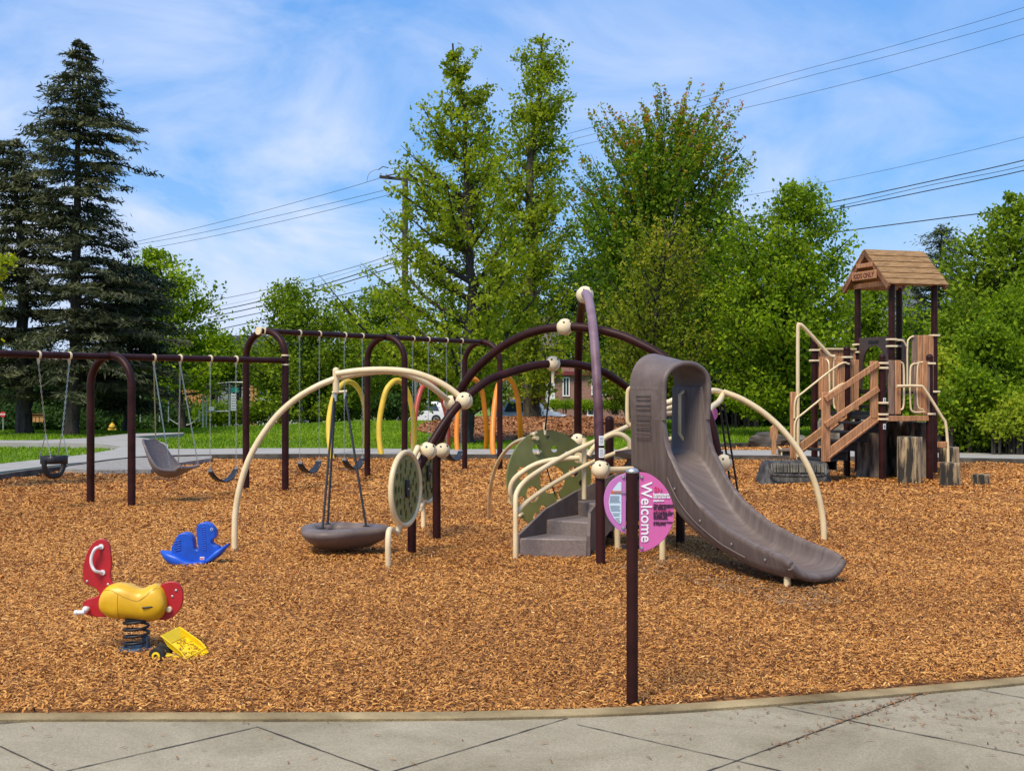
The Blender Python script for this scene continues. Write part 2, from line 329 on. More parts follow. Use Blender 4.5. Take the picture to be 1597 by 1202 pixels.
def concrete_mat(name, a, b_, speck=.5):
    m = bpy.data.materials.new(name); m.use_nodes = True; t = m.node_tree; n = t.nodes; l = t.links; b = n['Principled BSDF']
    c = n.new('ShaderNodeTexCoord'); x = n.new('ShaderNodeTexNoise'); x.inputs['Scale'].default_value = 1.1; x.inputs['Detail'].default_value = 8; x.inputs['Roughness'].default_value = .7
    y = n.new('ShaderNodeTexNoise'); y.inputs['Scale'].default_value = 110; y.inputs['Detail'].default_value = 3
    l.new(c.outputs['Object'], x.inputs['Vector']); l.new(c.outputs['Object'], y.inputs['Vector'])
    r_ = n.new('ShaderNodeValToRGB'); e = r_.color_ramp.elements; e[0].position = .28; e[1].position = .70; e[0].color = (*a, 1); e[1].color = (*b_, 1); x.inputs['Distortion'].default_value = .6
    r2 = n.new('ShaderNodeValToRGB'); e = r2.color_ramp.elements; e[0].position = .3; e[1].position = .7; e[0].color = (.45, .45, .45, 1); e[1].color = (1, 1, 1, 1)
    mx = n.new('ShaderNodeMixRGB'); mx.blend_type = 'MULTIPLY'; mx.inputs['Fac'].default_value = speck
    l.new(x.outputs['Fac'], r_.inputs[0]); l.new(y.outputs['Fac'], r2.inputs[0]); l.new(r_.outputs[0], mx.inputs['Color1']); l.new(r2.outputs[0], mx.inputs['Color2'])
    l.new(mx.outputs[0], b.inputs['Base Color']); bp = n.new('ShaderNodeBump'); bp.inputs['Strength'].default_value = .35; bp.inputs['Distance'].default_value = .006
    l.new(y.outputs['Fac'], bp.inputs['Height']); l.new(bp.outputs[0], b.inputs['Normal']); b.inputs['Roughness'].default_value = .85
    return m
M['paving'] = concrete_mat('paving_concrete', (.25, .205, .12), (.46, .395, .27), .65)
M['path'] = concrete_mat('path_concrete', (.32, .305, .27), (.43, .415, .38), .5)
M['joint'] = mat('dark_joint', (.06, .05, .036), .95, 0, .4, 20)
M['kerbdark'] = mat('damp_kerb_concrete', (.045, .04, .032), .95, 0, .4, 3, .4, 60, col2=(.12, .105, .085))
LEAF = {
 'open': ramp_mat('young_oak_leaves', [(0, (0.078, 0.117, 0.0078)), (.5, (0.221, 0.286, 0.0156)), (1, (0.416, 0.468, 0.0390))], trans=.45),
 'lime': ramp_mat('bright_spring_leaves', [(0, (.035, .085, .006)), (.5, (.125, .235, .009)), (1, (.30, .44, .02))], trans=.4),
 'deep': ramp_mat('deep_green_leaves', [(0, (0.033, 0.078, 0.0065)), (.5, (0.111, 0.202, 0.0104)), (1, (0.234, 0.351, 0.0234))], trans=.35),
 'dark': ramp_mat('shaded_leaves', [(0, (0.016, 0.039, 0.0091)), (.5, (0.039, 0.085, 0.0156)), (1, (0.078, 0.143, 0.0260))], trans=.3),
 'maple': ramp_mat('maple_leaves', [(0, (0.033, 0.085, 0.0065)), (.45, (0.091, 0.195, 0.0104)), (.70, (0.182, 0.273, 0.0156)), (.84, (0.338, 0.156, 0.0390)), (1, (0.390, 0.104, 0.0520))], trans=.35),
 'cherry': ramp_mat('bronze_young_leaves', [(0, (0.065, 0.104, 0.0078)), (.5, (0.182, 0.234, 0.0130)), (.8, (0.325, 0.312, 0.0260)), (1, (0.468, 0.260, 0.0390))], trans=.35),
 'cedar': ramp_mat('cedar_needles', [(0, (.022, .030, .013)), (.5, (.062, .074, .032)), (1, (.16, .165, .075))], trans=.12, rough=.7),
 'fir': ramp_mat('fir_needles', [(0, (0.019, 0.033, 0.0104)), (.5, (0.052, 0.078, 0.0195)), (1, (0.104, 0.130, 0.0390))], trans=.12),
 'yellowbush': ramp_mat('yellow_green_leaves', [(0, (0.117, 0.182, 0.0130)), (.5, (0.286, 0.364, 0.0260)), (1, (0.585, 0.546, 0.0390))], trans=.4),
}

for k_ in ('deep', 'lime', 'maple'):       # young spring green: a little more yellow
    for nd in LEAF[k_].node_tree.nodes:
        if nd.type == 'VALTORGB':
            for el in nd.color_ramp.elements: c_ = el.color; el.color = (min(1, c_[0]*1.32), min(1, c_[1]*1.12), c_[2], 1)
# ---------------------------------------------------------------- mass meshes (numpy)
def quads_mesh(name, co, nper, faces_per, tone, mt, parent=None):
    """co (n, nper, 3); faces_per list of vertex tuples (quads) inside one element"""
    n = co.shape[0]; fp = np.array(faces_per); k = fp.shape[1]
    idx = (fp[None]+(np.arange(n)*nper)[:, None, None]).reshape(-1)
    off = OFF.get(parent.name) if parent else None
    c = co.reshape(-1, 3).astype(np.float32)
    if off is not None: c = c-np.array(off, dtype=np.float32)
    me = bpy.data.meshes.new(name); me.vertices.add(len(c)); me.vertices.foreach_set('co', c.ravel())
    nf = n*len(fp); me.loops.add(nf*k); me.loops.foreach_set('vertex_index', idx.astype(np.int32))
    me.polygons.add(nf); me.polygons.foreach_set('loop_start', (np.arange(nf)*k).astype(np.int32))
    try: me.polygons.foreach_set('loop_total', np.full(nf, k, dtype=np.int32))
    except Exception: pass
    a = me.attributes.new('tone', 'FLOAT', 'POINT'); a.data.foreach_set('value', np.repeat(tone, nper).astype(np.float32))
    me.materials.append(mt); me.update(); me.validate()
    o = bpy.data.objects.new(name, me); COL.objects.link(o)
    if parent: o.parent = parent
    return o
def unit(a): return a/np.maximum(np.linalg.norm(a, axis=-1, keepdims=True), 1e-9)
def leaf_quads(cen, tone, per, spread, size, aspect=.6, dirs=None, flat=0., sc=None):
    n = len(cen)*per
    c = np.repeat(cen, per, 0); tn = np.repeat(tone, per)
    sp = np.array(spread)*(np.repeat(sc, per)[:, None] if sc is not None else 1); c = c+rng.normal(0, 1, (n, 3))*sp
    if dirs is None: u = unit(rng.normal(0, 1, (n, 3)))
    else: u = unit(np.repeat(dirs, per, 0)+rng.normal(0, .45, (n, 3)))
    r = rng.normal(0, 1, (n, 3)); r[:, 2] += 0
    if flat: r = r*(1-flat)+np.array([0, 0, 1.])*0; nn = unit(np.stack([rng.normal(0, 1-flat, n), rng.normal(0, 1-flat, n), np.ones(n)], 1)); v = unit(np.cross(nn, u))
    else: v = unit(np.cross(r, u))
    s = size*rng.uniform(.45, 1.5, n)[:, None]
    q = np.stack([c-u*s/2, c-v*s*aspect/2+u*s*.05, c+u*s/2, c+v*s*aspect/2+u*s*.05], 1)
    t = np.clip(tn*.65+rng.uniform(0, 1, n)*.35, 0, 1)
    return q, t

def rows_env(rows, D):
    """silhouette rows (y, centre x, half width) measured in the photo -> heights, centres and radii in metres at distance D"""
    rr = sorted([(CH+(HY-y)/F*D, (xc-CX)/F*D, r/F*D) for y, xc, r in rows])
    z = np.array([a[0] for a in rr]); x = np.array([a[1] for a in rr]); r = np.array([a[2] for a in rr])
    return z, x, r

def tree(name, label, cat, D, rows, trunk, leafmat, limbs=70, rise=.5, leaf=.10, per=26, clump=(.22, .22, .14), spacing=.42, r0=.18, barkm='bark',
         group=None, aspect=.6, conifer=False, twig=.45, tone_top=None, seed=1, gz=0., topfill=0, shoot=1.0, in0=.25, squash=1.0, forks=0):
    rs = random.Random(seed)
    ez, ex, er = rows_env(rows, D)
    tp = [P(x, y, D) for x, y in trunk]; tp[0].z = gz-.1
    gz = gz if gz else float(gz_at(D, tp[0].x)); tp[0].z = gz-.1; base = Vector((tp[0].x, D, gz)); root = thing(name, label, cat, base, group=group)
    path = smooth_path(tp, 5); k = len(path); H = path[-1].z-path[0].z
    mb = MB(); rad = [r0*(1.25 if i == 0 else 1)*(1-.93*((p.z-path[0].z)/H))+.012 for i, p in enumerate(path)]
    for i, p in enumerate(path[1:-1], 1): p += Vector((rs.uniform(-1, 1), rs.uniform(-1, 1), 0))*r0*.25
    mb.tube(path, rad, 9)
    pz = [p.z for p in path]
    def trunk_at(z):
        i = min(max(int(np.searchsorted(pz, z)), 1), k-1); a, b = path[i-1], path[i]; t = 0 if b.z == a.z else min(1, max(0, (z-a.z)/(b.z-a.z))); return a.lerp(b, t)
    cen = []; tn = []; dr = []; sh = []; sht = []; scl = []
    zlo, zhi = ez[0], ez[-1]
    for i in range(limbs):
        t = (i+.5)/limbs; z = zlo+(zhi-zlo)*(t**.85); az = i*2.39996+rs.uniform(-.4, .4)
        rr = float(np.interp(z, ez, er)); Ln = rr*(rs.uniform(.55, 1.12) if not conifer else rs.uniform(.42, 1.15))
        if not conifer: Ln *= 1+.22*math.sin(2*az+z*1.3+seed)+.15*math.sin(5*az-z*2.7+seed*2)
        if Ln < .08: Ln = .08
        cx = float(np.interp(z, ez, ex)); tip = Vector((cx+math.cos(az)*Ln, D+math.sin(az)*Ln*squash, z+rs.uniform(-.15, .15)))
        zs = max(z-Ln*rise*rs.uniform(.75, 1.25), pz[0]+.8 if rise > 0 else z)
        if conifer: zs = min(z+Ln*(rs.uniform(-.12, .1)-rise*.8), pz[-1]-.1)
        st = trunk_at(min(zs, pz[-1]-.05))
        md = st.lerp(tip, .5)+Vector((rs.uniform(-1, 1)*.08*Ln, rs.uniform(-1, 1)*.08*Ln, (-.10 if not conifer else .10)*Ln))
        lp = smooth_path([st, md, tip], 5); LL = (tip-st).length
        mb.tube(lp, [max(.006, min(r0*.5, .024*LL+.010)), .005], 4, cap=False)
        nc = max(2, int(LL/spacing)+1)
        for j in range(nc):
            f = in0+(1-in0)*(j+rs.random())/nc; q = lp[min(len(lp)-1, int(f*(len(lp)-1)))]
            ntw = 2 if f < .85 else 1
            for _ in range(ntw):
                tl = twig*rs.uniform(.3, 1)*(1.1-.5*f)*min(1, .25+rr/1.3)
                a2 = az+rs.choice((-1, 1))*rs.uniform(.4, 1.4)
                d = Vector((math.cos(a2), math.sin(a2), rs.uniform(-.1, .5) if not conifer else rs.uniform(-.25, .05)))
                e = q+d*tl
                if tl > .12: mb.tube([q, e], [.006, .003], 3, cap=False)
                cen.append(e); ttone = rs.random()
                if tone_top: ttone = min(1, max(0, tone_top(e.z, (e.z-zlo)/(zhi-zlo), rs)))
                tn.append(ttone); scl.append(min(1, .22+rr/1.3)); dr.append((d.x, d.y, d.z-(.25 if conifer else 0)))
    for i in range(topfill):                     # upright leader shoots standing out of the crown
        az = rs.uniform(0, 2*PI); z1 = zlo+(zhi-zlo)*rs.uniform(.4, 1.0); rr = float(np.interp(z1, ez, er)); cx = float(np.interp(z1, ez, ex))
        q = rs.uniform(.2, 1.0); a = Vector((cx+math.cos(az)*rr*q*.8, D+math.sin(az)*rr*q*.8, z1-.5*shoot)); ln = rs.uniform(1.0, 2.0)*shoot
        b = a+Vector((math.cos(az)*.85*q, math.sin(az)*.85*q, 1)).normalized()*ln
        mb.tube([a, b], [.012, .004], 3, cap=False)
        for j in range(11):
            sh.append(tuple(a.lerp(b, .05+.95*j/10))); sht.append(min(1, .5+.5*j/10*max(.2, (z1-zlo)/(zhi-zlo))+rs.uniform(-.25, .08)) if tone_top else rs.random())
    cen = np.array([tuple(c) for c in cen]); tn = np.array(tn); dr = np.array(dr)
    mb.build('trunk', M[barkm], root, angle=80)
    if conifer: q, t = leaf_quads(cen, tn, per, clump, leaf, aspect, dr, .3, np.array(scl))
    else: q, t = leaf_quads(cen, tn, per, clump, leaf, aspect, sc=np.array(scl))
    if sh:
        q2, t2 = leaf_quads(np.array(sh), np.array(sht), 7, (.055, .055, .08), leaf*.8, aspect); q = np.concatenate([q, q2]); t = np.concatenate([t, t2])
    quads_mesh('crown', q, 4, [(0, 1, 2, 3)], t, LEAF[leafmat], root)
    return root

def bush(name, label, cat, lumps, leafmat, leaf=.09, dens=900, group=None, stem=True, aspect=.62, gz=0.):
    """lumps: (x, y, D, rx, rz) ellipsoids; leaves sit in clumps spread through them, thicker near the outside"""
    c0 = P(lumps[0][0], lumps[0][1], lumps[0][2]); root = thing(name, label, cat, (c0.x, c0.y, gz), group=group)
    cen = []; tn = []; mb = MB(); more = []
    for (x, y, D, rx, rz) in lumps:
        for k in range(5):
            a = random.uniform(0, 2*PI); more.append((x+math.cos(a)*rx*.85, min(y+math.sin(a)*rz*.85, y+rz*.5), D-random.uniform(-.4, .9)*rx/F*D*.8, rx*random.uniform(.25, .45), rz*random.uniform(.22, .4)))
    for (x, y, D, rx, rz) in list(lumps)+more:
        c = P(x, y, D); RX = rx/F*D; RZ = rz/F*D; n = max(20, int(dens*RX*RX*RZ/(.5+RX*.25)*.28/max(.4, RX*.5)))
        n = int(dens*.09*(RX*RZ+RX*RX)); n = max(n, 18)
        for i in range(n):
            d = Vector((random.gauss(0, 1), random.gauss(0, 1), random.gauss(0, 1))).normalized(); f = random.random()**.4*(1+.13*math.sin(d.x*5+x)*math.sin(d.z*6+y))
            p = c+Vector((d.x*RX, d.y*RX*.8, d.z*RZ))*f
            if p.z < gz+.05: p.z = gz+random.uniform(.05, .4)
            cen.append(tuple(p)); tn.append(min(1, max(0, .45+.3*math.sin(p.x*2.1+p.z*1.7)*math.cos(p.y*1.9+p.z)+random.uniform(-.35, .35))))
            if stem and i % 9 == 0: mb.tube([Vector((c.x+d.x*RX*.15, c.y+d.y*RX*.1, gz)), c.lerp(p, .3)-Vector((0, 0, RZ*.2)), p], [.03, .02, .006], 4, cap=False)
    if mb.v: mb.build('stems', M['bark'], root, angle=80)
    sp = max(.10, leaf*1.9)
    q, t = leaf_quads(np.array(cen), np.array(tn), 24, (sp, sp, sp*.75), leaf, aspect)
    quads_mesh('foliage', q, 4, [(0, 1, 2, 3)], t, LEAF[leafmat], root)
    return root

# ---------------------------------------------------------------- the ground
def flat(name, poly, z, mt, th=0, kind='structure'):
    from mathutils.geometry import tessellate_polygon
    pts = [Vector((p[0], p[1], 0)) for p in poly]; tris = tessellate_polygon([pts])
    me = bpy.data.meshes.new(name); k = len(pts)
    vs = [(p.x, p.y, z) for p in pts]; fs = [tuple(t) for t in tris]
    if th: vs += [(p.x, p.y, z-th) for p in pts]; fs += [(i, i+k, (i+1) % k+k, (i+1) % k) for i in range(k)]
    me.from_pydata(vs, [], fs); me.materials.append(mt)
    import bmesh
    b = bmesh.new(); b.from_mesh(me); bmesh.ops.recalc_face_normals(b, faces=b.faces); b.to_mesh(me); b.free()
    if me.polygons[0].normal.z < 0: me.flip_normals()
    o = bpy.data.objects.new(name, me); COL.objects.link(o)
    if kind: o['kind'] = kind
    return o
def inpoly(x, y, poly):
    c = np.zeros(x.shape, bool); j = len(poly)-1
    for i in range(len(poly)):
        xi, yi, xj, yj = poly[i][0], poly[i][1], poly[j][0], poly[j][1]
        if yi != yj: c ^= ((yi > y) != (yj > y)) & (x < (xj-xi)*(y-yi)/(yj-yi)+xi)
        j = i
    return c
def gz_at(y, x=0.):   # ground height: level park, dropping a little to the street beyond, sooner on the left
    return -0.035-1.05*np.clip((y-np.interp(x, [-14, -7, 0, 40], [47, 60, 62, 64]))/21, 0, 1)
# one big sheet to the horizon
ys = [-30, 0, 4, 10, 20, 30, 40, 46, 48, 50, 54, 58, 62, 66, 70, 75, 80, 84, 90, 110, 150, 300, 900, 2500]
xs = [-1500, -400, -120, -60, -30, -20, -16, -14, -12, -10, -8, -6, -3, 0, 15, 30, 60, 120, 400, 1500]
vs = [(x, y, float(gz_at(y, x))) for y in ys for x in xs]; nx = len(xs)
me = bpy.data.meshes.new('lawn'); me.from_pydata(vs, [], [(j*nx+i, j*nx+i+1, (j+1)*nx+i+1, (j+1)*nx+i) for j in range(len(ys)-1) for i in range(nx-1)])
me.materials.append(M['lawn']); g = bpy.data.objects.new('lawn', me); COL.objects.link(g); g['kind'] = 'structure'
# street beyond the park
flat('street', [(-150, 125), (-14, 84), (150, 76), (150, 86), (-10, 95), (-150, 140)], -1.07, M['asphalt'])

near_px = [(-1600, 1124), (-500, 1122), (0, 1120), (250, 1119), (500, 1119), (750, 1117), (1000, 1109), (1250, 1092), (1420, 1078), (1597, 1062), (1900, 1033), (2500, 985), (3500, 920)]
far_px = [(2100, 745), (1900, 738), (1597, 726), (1300, 721), (1100, 719), (900, 718), (700, 718), (500, 717), (330, 718), (215, 722), (110, 736), (0, 752), (-250, 800), (-600, 880)]
near_g = [G(*p) for p in near_px]; far_g = [G(*p) for p in far_px]
chip_poly = [(p.x, p.y) for p in near_g]+[(17, 15)]+[(p.x, p.y) for p in far_g]
flat('wood_chip_bed', chip_poly, 0.0, M['chipbed'])
# near kerb: a curved low edging, 11 cm wide, then the scored paving
def offs(pts, d):
    o = []
    for i, p in enumerate(pts):
        t = (pts[min(i+1, len(pts)-1)]-pts[max(i-1, 0)]).normalized(); o.append(p+Vector((t.y, -t.x, 0))*d)
    return o
ng = smooth_path(near_g, 6)
kb = MB(); A = offs(ng, 0.0); B = offs(ng, .105)
for i in range(len(ng)-1):
    z = .028
    a, b, c, d = A[i], A[i+1], B[i+1], B[i]
    kb.add([a+V(0, 0, -.1), b+V(0, 0, -.1), b+V(0, 0, z), a+V(0, 0, z)], [(0, 1, 2, 3)])
    kb.add([a+V(0, 0, z), b+V(0, 0, z), c+V(0, 0, z-.006), d+V(0, 0, z-.006)], [(0, 1, 2, 3)])
    kb.add([d+V(0, 0, z-.006), c+V(0, 0, z-.006), c+V(0, 0, -.1), d+V(0, 0, -.1)], [(0, 1, 2, 3)])
k_ = kb.build('kerb', M['kerbmoss'], None, angle=30); k_['kind'] = 'structure'
pv = offs(ng, .112); pave_poly = [(p.x, p.y) for p in pv]+[(30, 10), (30, -6), (-20, -6), (-20, 6)]
flat('paving', pave_poly, .012, M['paving'])
jt = MB()
def seg_g(a, b):
    a = G(*a); b = G(*b); return a, b
for a, b, wd in [((900, 1133.8), (1157, 1192.8), .010), ((1212, 1105.5), (1597, 1182), .010), ((400, 1137), (570, 1200), .011), ((1118, 1202), (1440, 1084), .011), ((630, 1202), (885, 1124), .010), ((0, 1168), (72, 1202), .010), ((125, 1202), (400, 1138), .010), ((1520, 1078), (1640, 1100), .010), ((-60, 1137), (30, 1130), .01)]:
    a, b = seg_g(a, b); d = (b-a).normalized()
    ext = 1.6 if b.y < a.y else 0; ext0 = 1.6 if a.y < b.y else 0
    a2 = a-d*ext0; b2 = b+d*ext; n_ = max(6, int((b2-a2).length/.06)); s = Vector((d.y, -d.x, 0))
    pts = [a2.lerp(b2, i/n_) for i in range(n_+1)]
    w0 = [wd*random.uniform(.4, 1.1)/2 for _ in pts]; jig = [random.uniform(-.002, .002) for _ in pts]
    vs = []
    for p, ww, jg in zip(pts, w0, jig): vs += [p+s*(ww+jg)+V(0, 0, .0155), p+s*(-ww+jg)+V(0, 0, .0155)]
    jt.add(vs, [(2*i, 2*i+1, 2*i+3, 2*i+2) for i in range(n_)])
o_ = jt.build('paving_joints', M['joint'], None); o_['kind'] = 'structure'
pj = offs(ng, .113); jj = MB()
for i in range(len(pj)-1):
    t_ = .004+.006*random.random(); a, b = pj[i], pj[i+1]; c, d = offs(ng, .113+t_)[i+1], offs(ng, .113+t_)[i]
    jj.add([a+V(0, 0, .0195), b+V(0, 0, .0195), c+V(0, 0, .0195), d+V(0, 0, .0195)], [(0, 1, 2, 3)])
o_ = jj.build('kerb_joint', M['joint'], None); o_['kind'] = 'structure'

# far paths
def gp(*pts): return [(G(*p).x, G(*p).y) for p in pts]
fg = [p for p in far_g]
# dark low kerb round the far edge of the bed
fk = smooth_path(list(reversed(far_g)), 5); kb = MB(); A = offs(fk, -.0); B = offs(fk, -.12)
for i in range(len(fk)-1):
    a, b, c, d = A[i], A[i+1], B[i+1], B[i]; z = .13
    kb.add([a+V(0, 0, -.1), b+V(0, 0, -.1), b+V(0, 0, z), a+V(0, 0, z)], [(0, 1, 2, 3)])
    kb.add([a+V(0, 0, z), b+V(0, 0, z), c+V(0, 0, z), d+V(0, 0, z)], [(0, 1, 2, 3)])
k_ = kb.build('far_kerb', M['kerbdark'], None); k_['kind'] = 'structure'
PATH1 = gp((-600, 860), (-250, 792), (0, 744), (110, 730), (215, 721), (330, 716), (500, 714.5), (700, 715), (900, 715), (1100, 716), (1300, 718), (1597, 722), (1900, 734), (2100, 740),
           (2100, 722), (1900, 718), (1597, 711), (1300, 708.5), (1100, 708), (900, 707), (700, 706.5), (500, 705), (400, 705), (330, 706), (262, 706), (262, 699), (240, 690), (205, 686), (285, 680.5), (287, 679), (200, 681), (140, 688), (60, 692), (0, 692), (-300, 696), (-300, 700), (0, 696), (100, 696.5), (160, 698), (188, 702), (180, 707), (130, 716), (0, 731), (-250, 772), (-600, 830))
flat('path', PATH1, .10, M['path'], .15)
flat('gravel_patch', gp((100, 741), (110, 734), (150, 728), (215, 722), (330, 719), (330, 723), (250, 735), (235, 742), (150, 743)), .115, M['gravel'], .07)

# chips strip and leaf litter beyond the path on the right and under the big trunk
STRIP = gp((1110, 707), (1300, 707.5), (1597, 710), (2000, 716), (2000, 700), (1597, 697), (1300, 697), (1130, 699))
flat('chip_strip', STRIP, .01, M['chipbed'])
LIT = gp((650, 672), (740, 688), (880, 684), (960, 676), (1010, 662), (960, 652), (840, 650), (740, 652), (660, 660))
flat('litter_bed', LIT, .01, mat('brown_litter_bed', (.24, .10, .04), .95, 0, .4, 3, .6, 30, col2=(.36, .17, .08)))
sk = MB()
sp_ = smooth_path([G(*p) for p in [(1110, 700.5), (1200, 698), (1330, 697), (1597, 697.5), (2000, 701)]], 4)
for i in range(len(sp_)-1): sk.beam(sp_[i]+V(0, 0, .06), sp_[i+1]+V(0, 0, .06), .15, .16)
k_ = sk.build('border_kerb', M['kerbdark'], None); k_['kind'] = 'structure'

# ---------------------------------------------------------------- chips, litter, grass (uncountable stuff)
def scatter(poly, ylo, yhi, dens, margin=1.6):
    n = int((yhi-ylo)*(2*(.40*yhi+margin))*dens)
    y = rng.uniform(ylo, yhi, n); half = .395*y+margin; x = rng.uniform(-1, 1, n)*(.395*yhi+margin)
    k = (np.abs(x) < half); x, y = x[k], y[k]
    k = inpoly(x, y, poly); return x[k], y[k]
def chips(name, zones, poly, mt, label, zb=.0, thick=.022, cat='ground cover', clump=None):
    X = []; Y = []; S = []
    for ylo, yhi, dens, sz in zones:
        x, y = scatter(poly, ylo, yhi, dens); X.append(x); Y.append(y); S.append(np.full(len(x), sz))
    x = np.concatenate(X); y = np.concatenate(Y); s = np.concatenate(S); n = len(x)
    z = zb+rng.uniform(.003, thick, n)+.016*np.sin(x*1.7+np.cos(y*1.3)*2)+.010*np.sin(x*4.1+y*3.3)+.020
    yaw = rng.uniform(0, 2*PI, n); tl = rng.normal(0, .28, n); rl = rng.normal(0, .45, n)
    Ln = s*rng.uniform(.5, 1.5, n); Wd = s*rng.uniform(.16, .38, n)
    u = np.stack([np.cos(yaw)*np.cos(tl), np.sin(yaw)*np.cos(tl), np.sin(tl)], 1)
    v = np.stack([-np.sin(yaw), np.cos(yaw), np.sin(rl)], 1); v = unit(v); c = np.stack([x, y, z], 1)
    bend = (rng.uniform(-.12, .22, n)*Ln)[:, None]*np.array([0, 0, 1.])
    a = u*(Ln/2)[:, None]; b = v*(Wd/2)[:, None]
    patch = .5+.5*np.sin(x*.9+2*np.sin(y*.6))*np.cos(y*.8+x*.3)
    tone = np.clip(rng.beta(2.6, 2.4, n)*.86+.14*patch-.02, 0, 1); od = rng.uniform(0, 1, n); tone[od > .992] = .97; tone[od < .03] = .02; big = rng.uniform(0, 1, n) > .993; a[big] *= 1.9
    co = np.stack([c-a-b*.6, c-a*1.05+b*.7, c+b+bend, c-b+bend, c+a*.95-b*.5, c+a+b*.6], 1)
    o = quads_mesh(name, co, 6, [(0, 3, 2, 1), (3, 4, 5, 2)], tone, mt); tag(o, label, cat, kind='stuff'); return o
chips('wood_chips', [(5.8, 8, 6000, .029), (8, 10.5, 4600, .030), (10.5, 14, 3000, .034), (14, 19, 1500, .046), (19, 30, 520, .07)], chip_poly, M['chips'],
      'orange brown wood chips covering the whole play area')
chips('chip_border', [(27, 36, 260, .11)], STRIP, M['chips'], 'orange wood chips along the border behind the far path', zb=.01)
chips('fallen_leaves', [(37, 50, 90, .14), (50, 70, 50, .2)], LIT, M['litter'], 'brown fallen leaves around the big trunk on the lawn', zb=.01)
GREY = gp((950, 892), (1010, 872), (1100, 880), (1160, 885), (1240, 905), (1300, 925), (1320, 945), (1260, 960), (1180, 940), (1080, 915), (990, 905))
M['greychips'] = ramp_mat('grey_chips', [(0, (.07, .035, .016)), (.5, (.26, .15, .075)), (1, (.48, .34, .20))], rough=.85)  # greyer, duller chip colours for the patch below slide and steps
chips('grey_chips', [(9, 13, 1500, .030)], GREY, M['greychips'], 'greyer chips below the slide and steps', zb=.008)
HOL = []
for hx, hy in ((346, 752), (481, 742), (549, 736), (655, 722), (84, 745), (262, 750)):
    HOL.append(gp(*[(hx+26*math.cos(a)*(1+.2*math.sin(3*a+hx)), hy+3.6*math.sin(a)) for a in [2*PI*i/14 for i in range(14)]]))
hx_ = []
for q in HOL:
    xs_, ys_ = [p[0] for p in q], [p[1] for p in q]; hx_.append((q, min(ys_), max(ys_)))
for q, y0_, y1_ in hx_:
    pass
M['darkchips'] = ramp_mat('dark_chips', [(0, (.04, .018, .009)), (.5, (.13, .06, .026)), (1, (.30, .16, .08))], rough=.9)  # dark of the hollows is put into the chip colour, the bed stays flat
def ellipse_chips():
    X = []; Y = []
    for q, y0_, y1_ in hx_:
        xs_ = [p[0] for p in q]; n = int((max(xs_)-min(xs_))*(y1_-y0_)*520); x = rng.uniform(min(xs_), max(xs_), n); y = rng.uniform(y0_, y1_, n); k = inpoly(x, y, q); X.append(x[k]); Y.append(y[k])
    x = np.concatenate(X); y = np.concatenate(Y); n = len(x); yaw = rng.uniform(0, 2*PI, n); Ln = .055*rng.uniform(.5, 1.4, n)[:, None]; u = np.stack([np.cos(yaw), np.sin(yaw), rng.normal(0, .15, n)], 1); v = np.stack([-np.sin(yaw), np.cos(yaw), rng.normal(0, .2, n)], 1)
    c = np.stack([x, y, rng.uniform(.045, .06, n)], 1); a = u*Ln/2; b_ = v*Ln*.14
    co = np.stack([c-a-b_, c-a+b_, c+b_+[0, 0, .003], c-b_+[0, 0, .003], c+a-b_, c+a+b_], 1)
    o = quads_mesh('dark_chips', co, 6, [(0, 3, 2, 1), (3, 4, 5, 2)], rng.uniform(0, 1, n), M['darkchips']); tag(o, 'dark scuffed chips standing in for hollows under the swings', 'ground cover', kind='stuff')
ellipse_chips()
# loose chips spilled on the paving
jt_a, jt_b = G(1180, 1180), G(1440, 1084); f_ = rng.uniform(0, 1, 120)**.6
x = np.concatenate([rng.normal(1.9, .55, 160), rng.uniform(-3, 3.2, 170), jt_a.x+(jt_b.x-jt_a.x)*f_+rng.normal(0, .02, 120)]); y = np.concatenate([rng.normal(6.35, .18, 160), rng.uniform(5.2, 6.9, 170), jt_a.y+(jt_b.y-jt_a.y)*f_+rng.normal(0, .02, 120)])
k = inpoly(x, y, [(p.x, p.y) for p in pv]+[(30, 3), (-12, 3)]); x, y = x[k], y[k]; n = len(x)
yaw = rng.uniform(0, 2*PI, n); Ln = rng.uniform(.016, .055, n)[:, None]; u = np.stack([np.cos(yaw), np.sin(yaw), np.zeros(n)], 1); v = np.stack([-np.sin(yaw), np.cos(yaw), np.zeros(n)], 1)
c = np.stack([x, y, np.full(n, .0185)], 1)
co = np.stack([c-u*Ln/2-v*.0015, c-u*Ln/2+v*.0015, c+v*.0035+[0, 0, .003], c-v*.003+[0, 0, .003], c+u*Ln/2-v*.0015, c+u*Ln/2+v*.001], 1)
o = quads_mesh('spilled_chips', co, 6, [(0, 3, 2, 1), (3, 4, 5, 2)], rng.uniform(0, .45, n), M['chips']); tag(o, 'loose wood chips spilled on the grey paving', 'ground cover', kind='stuff')
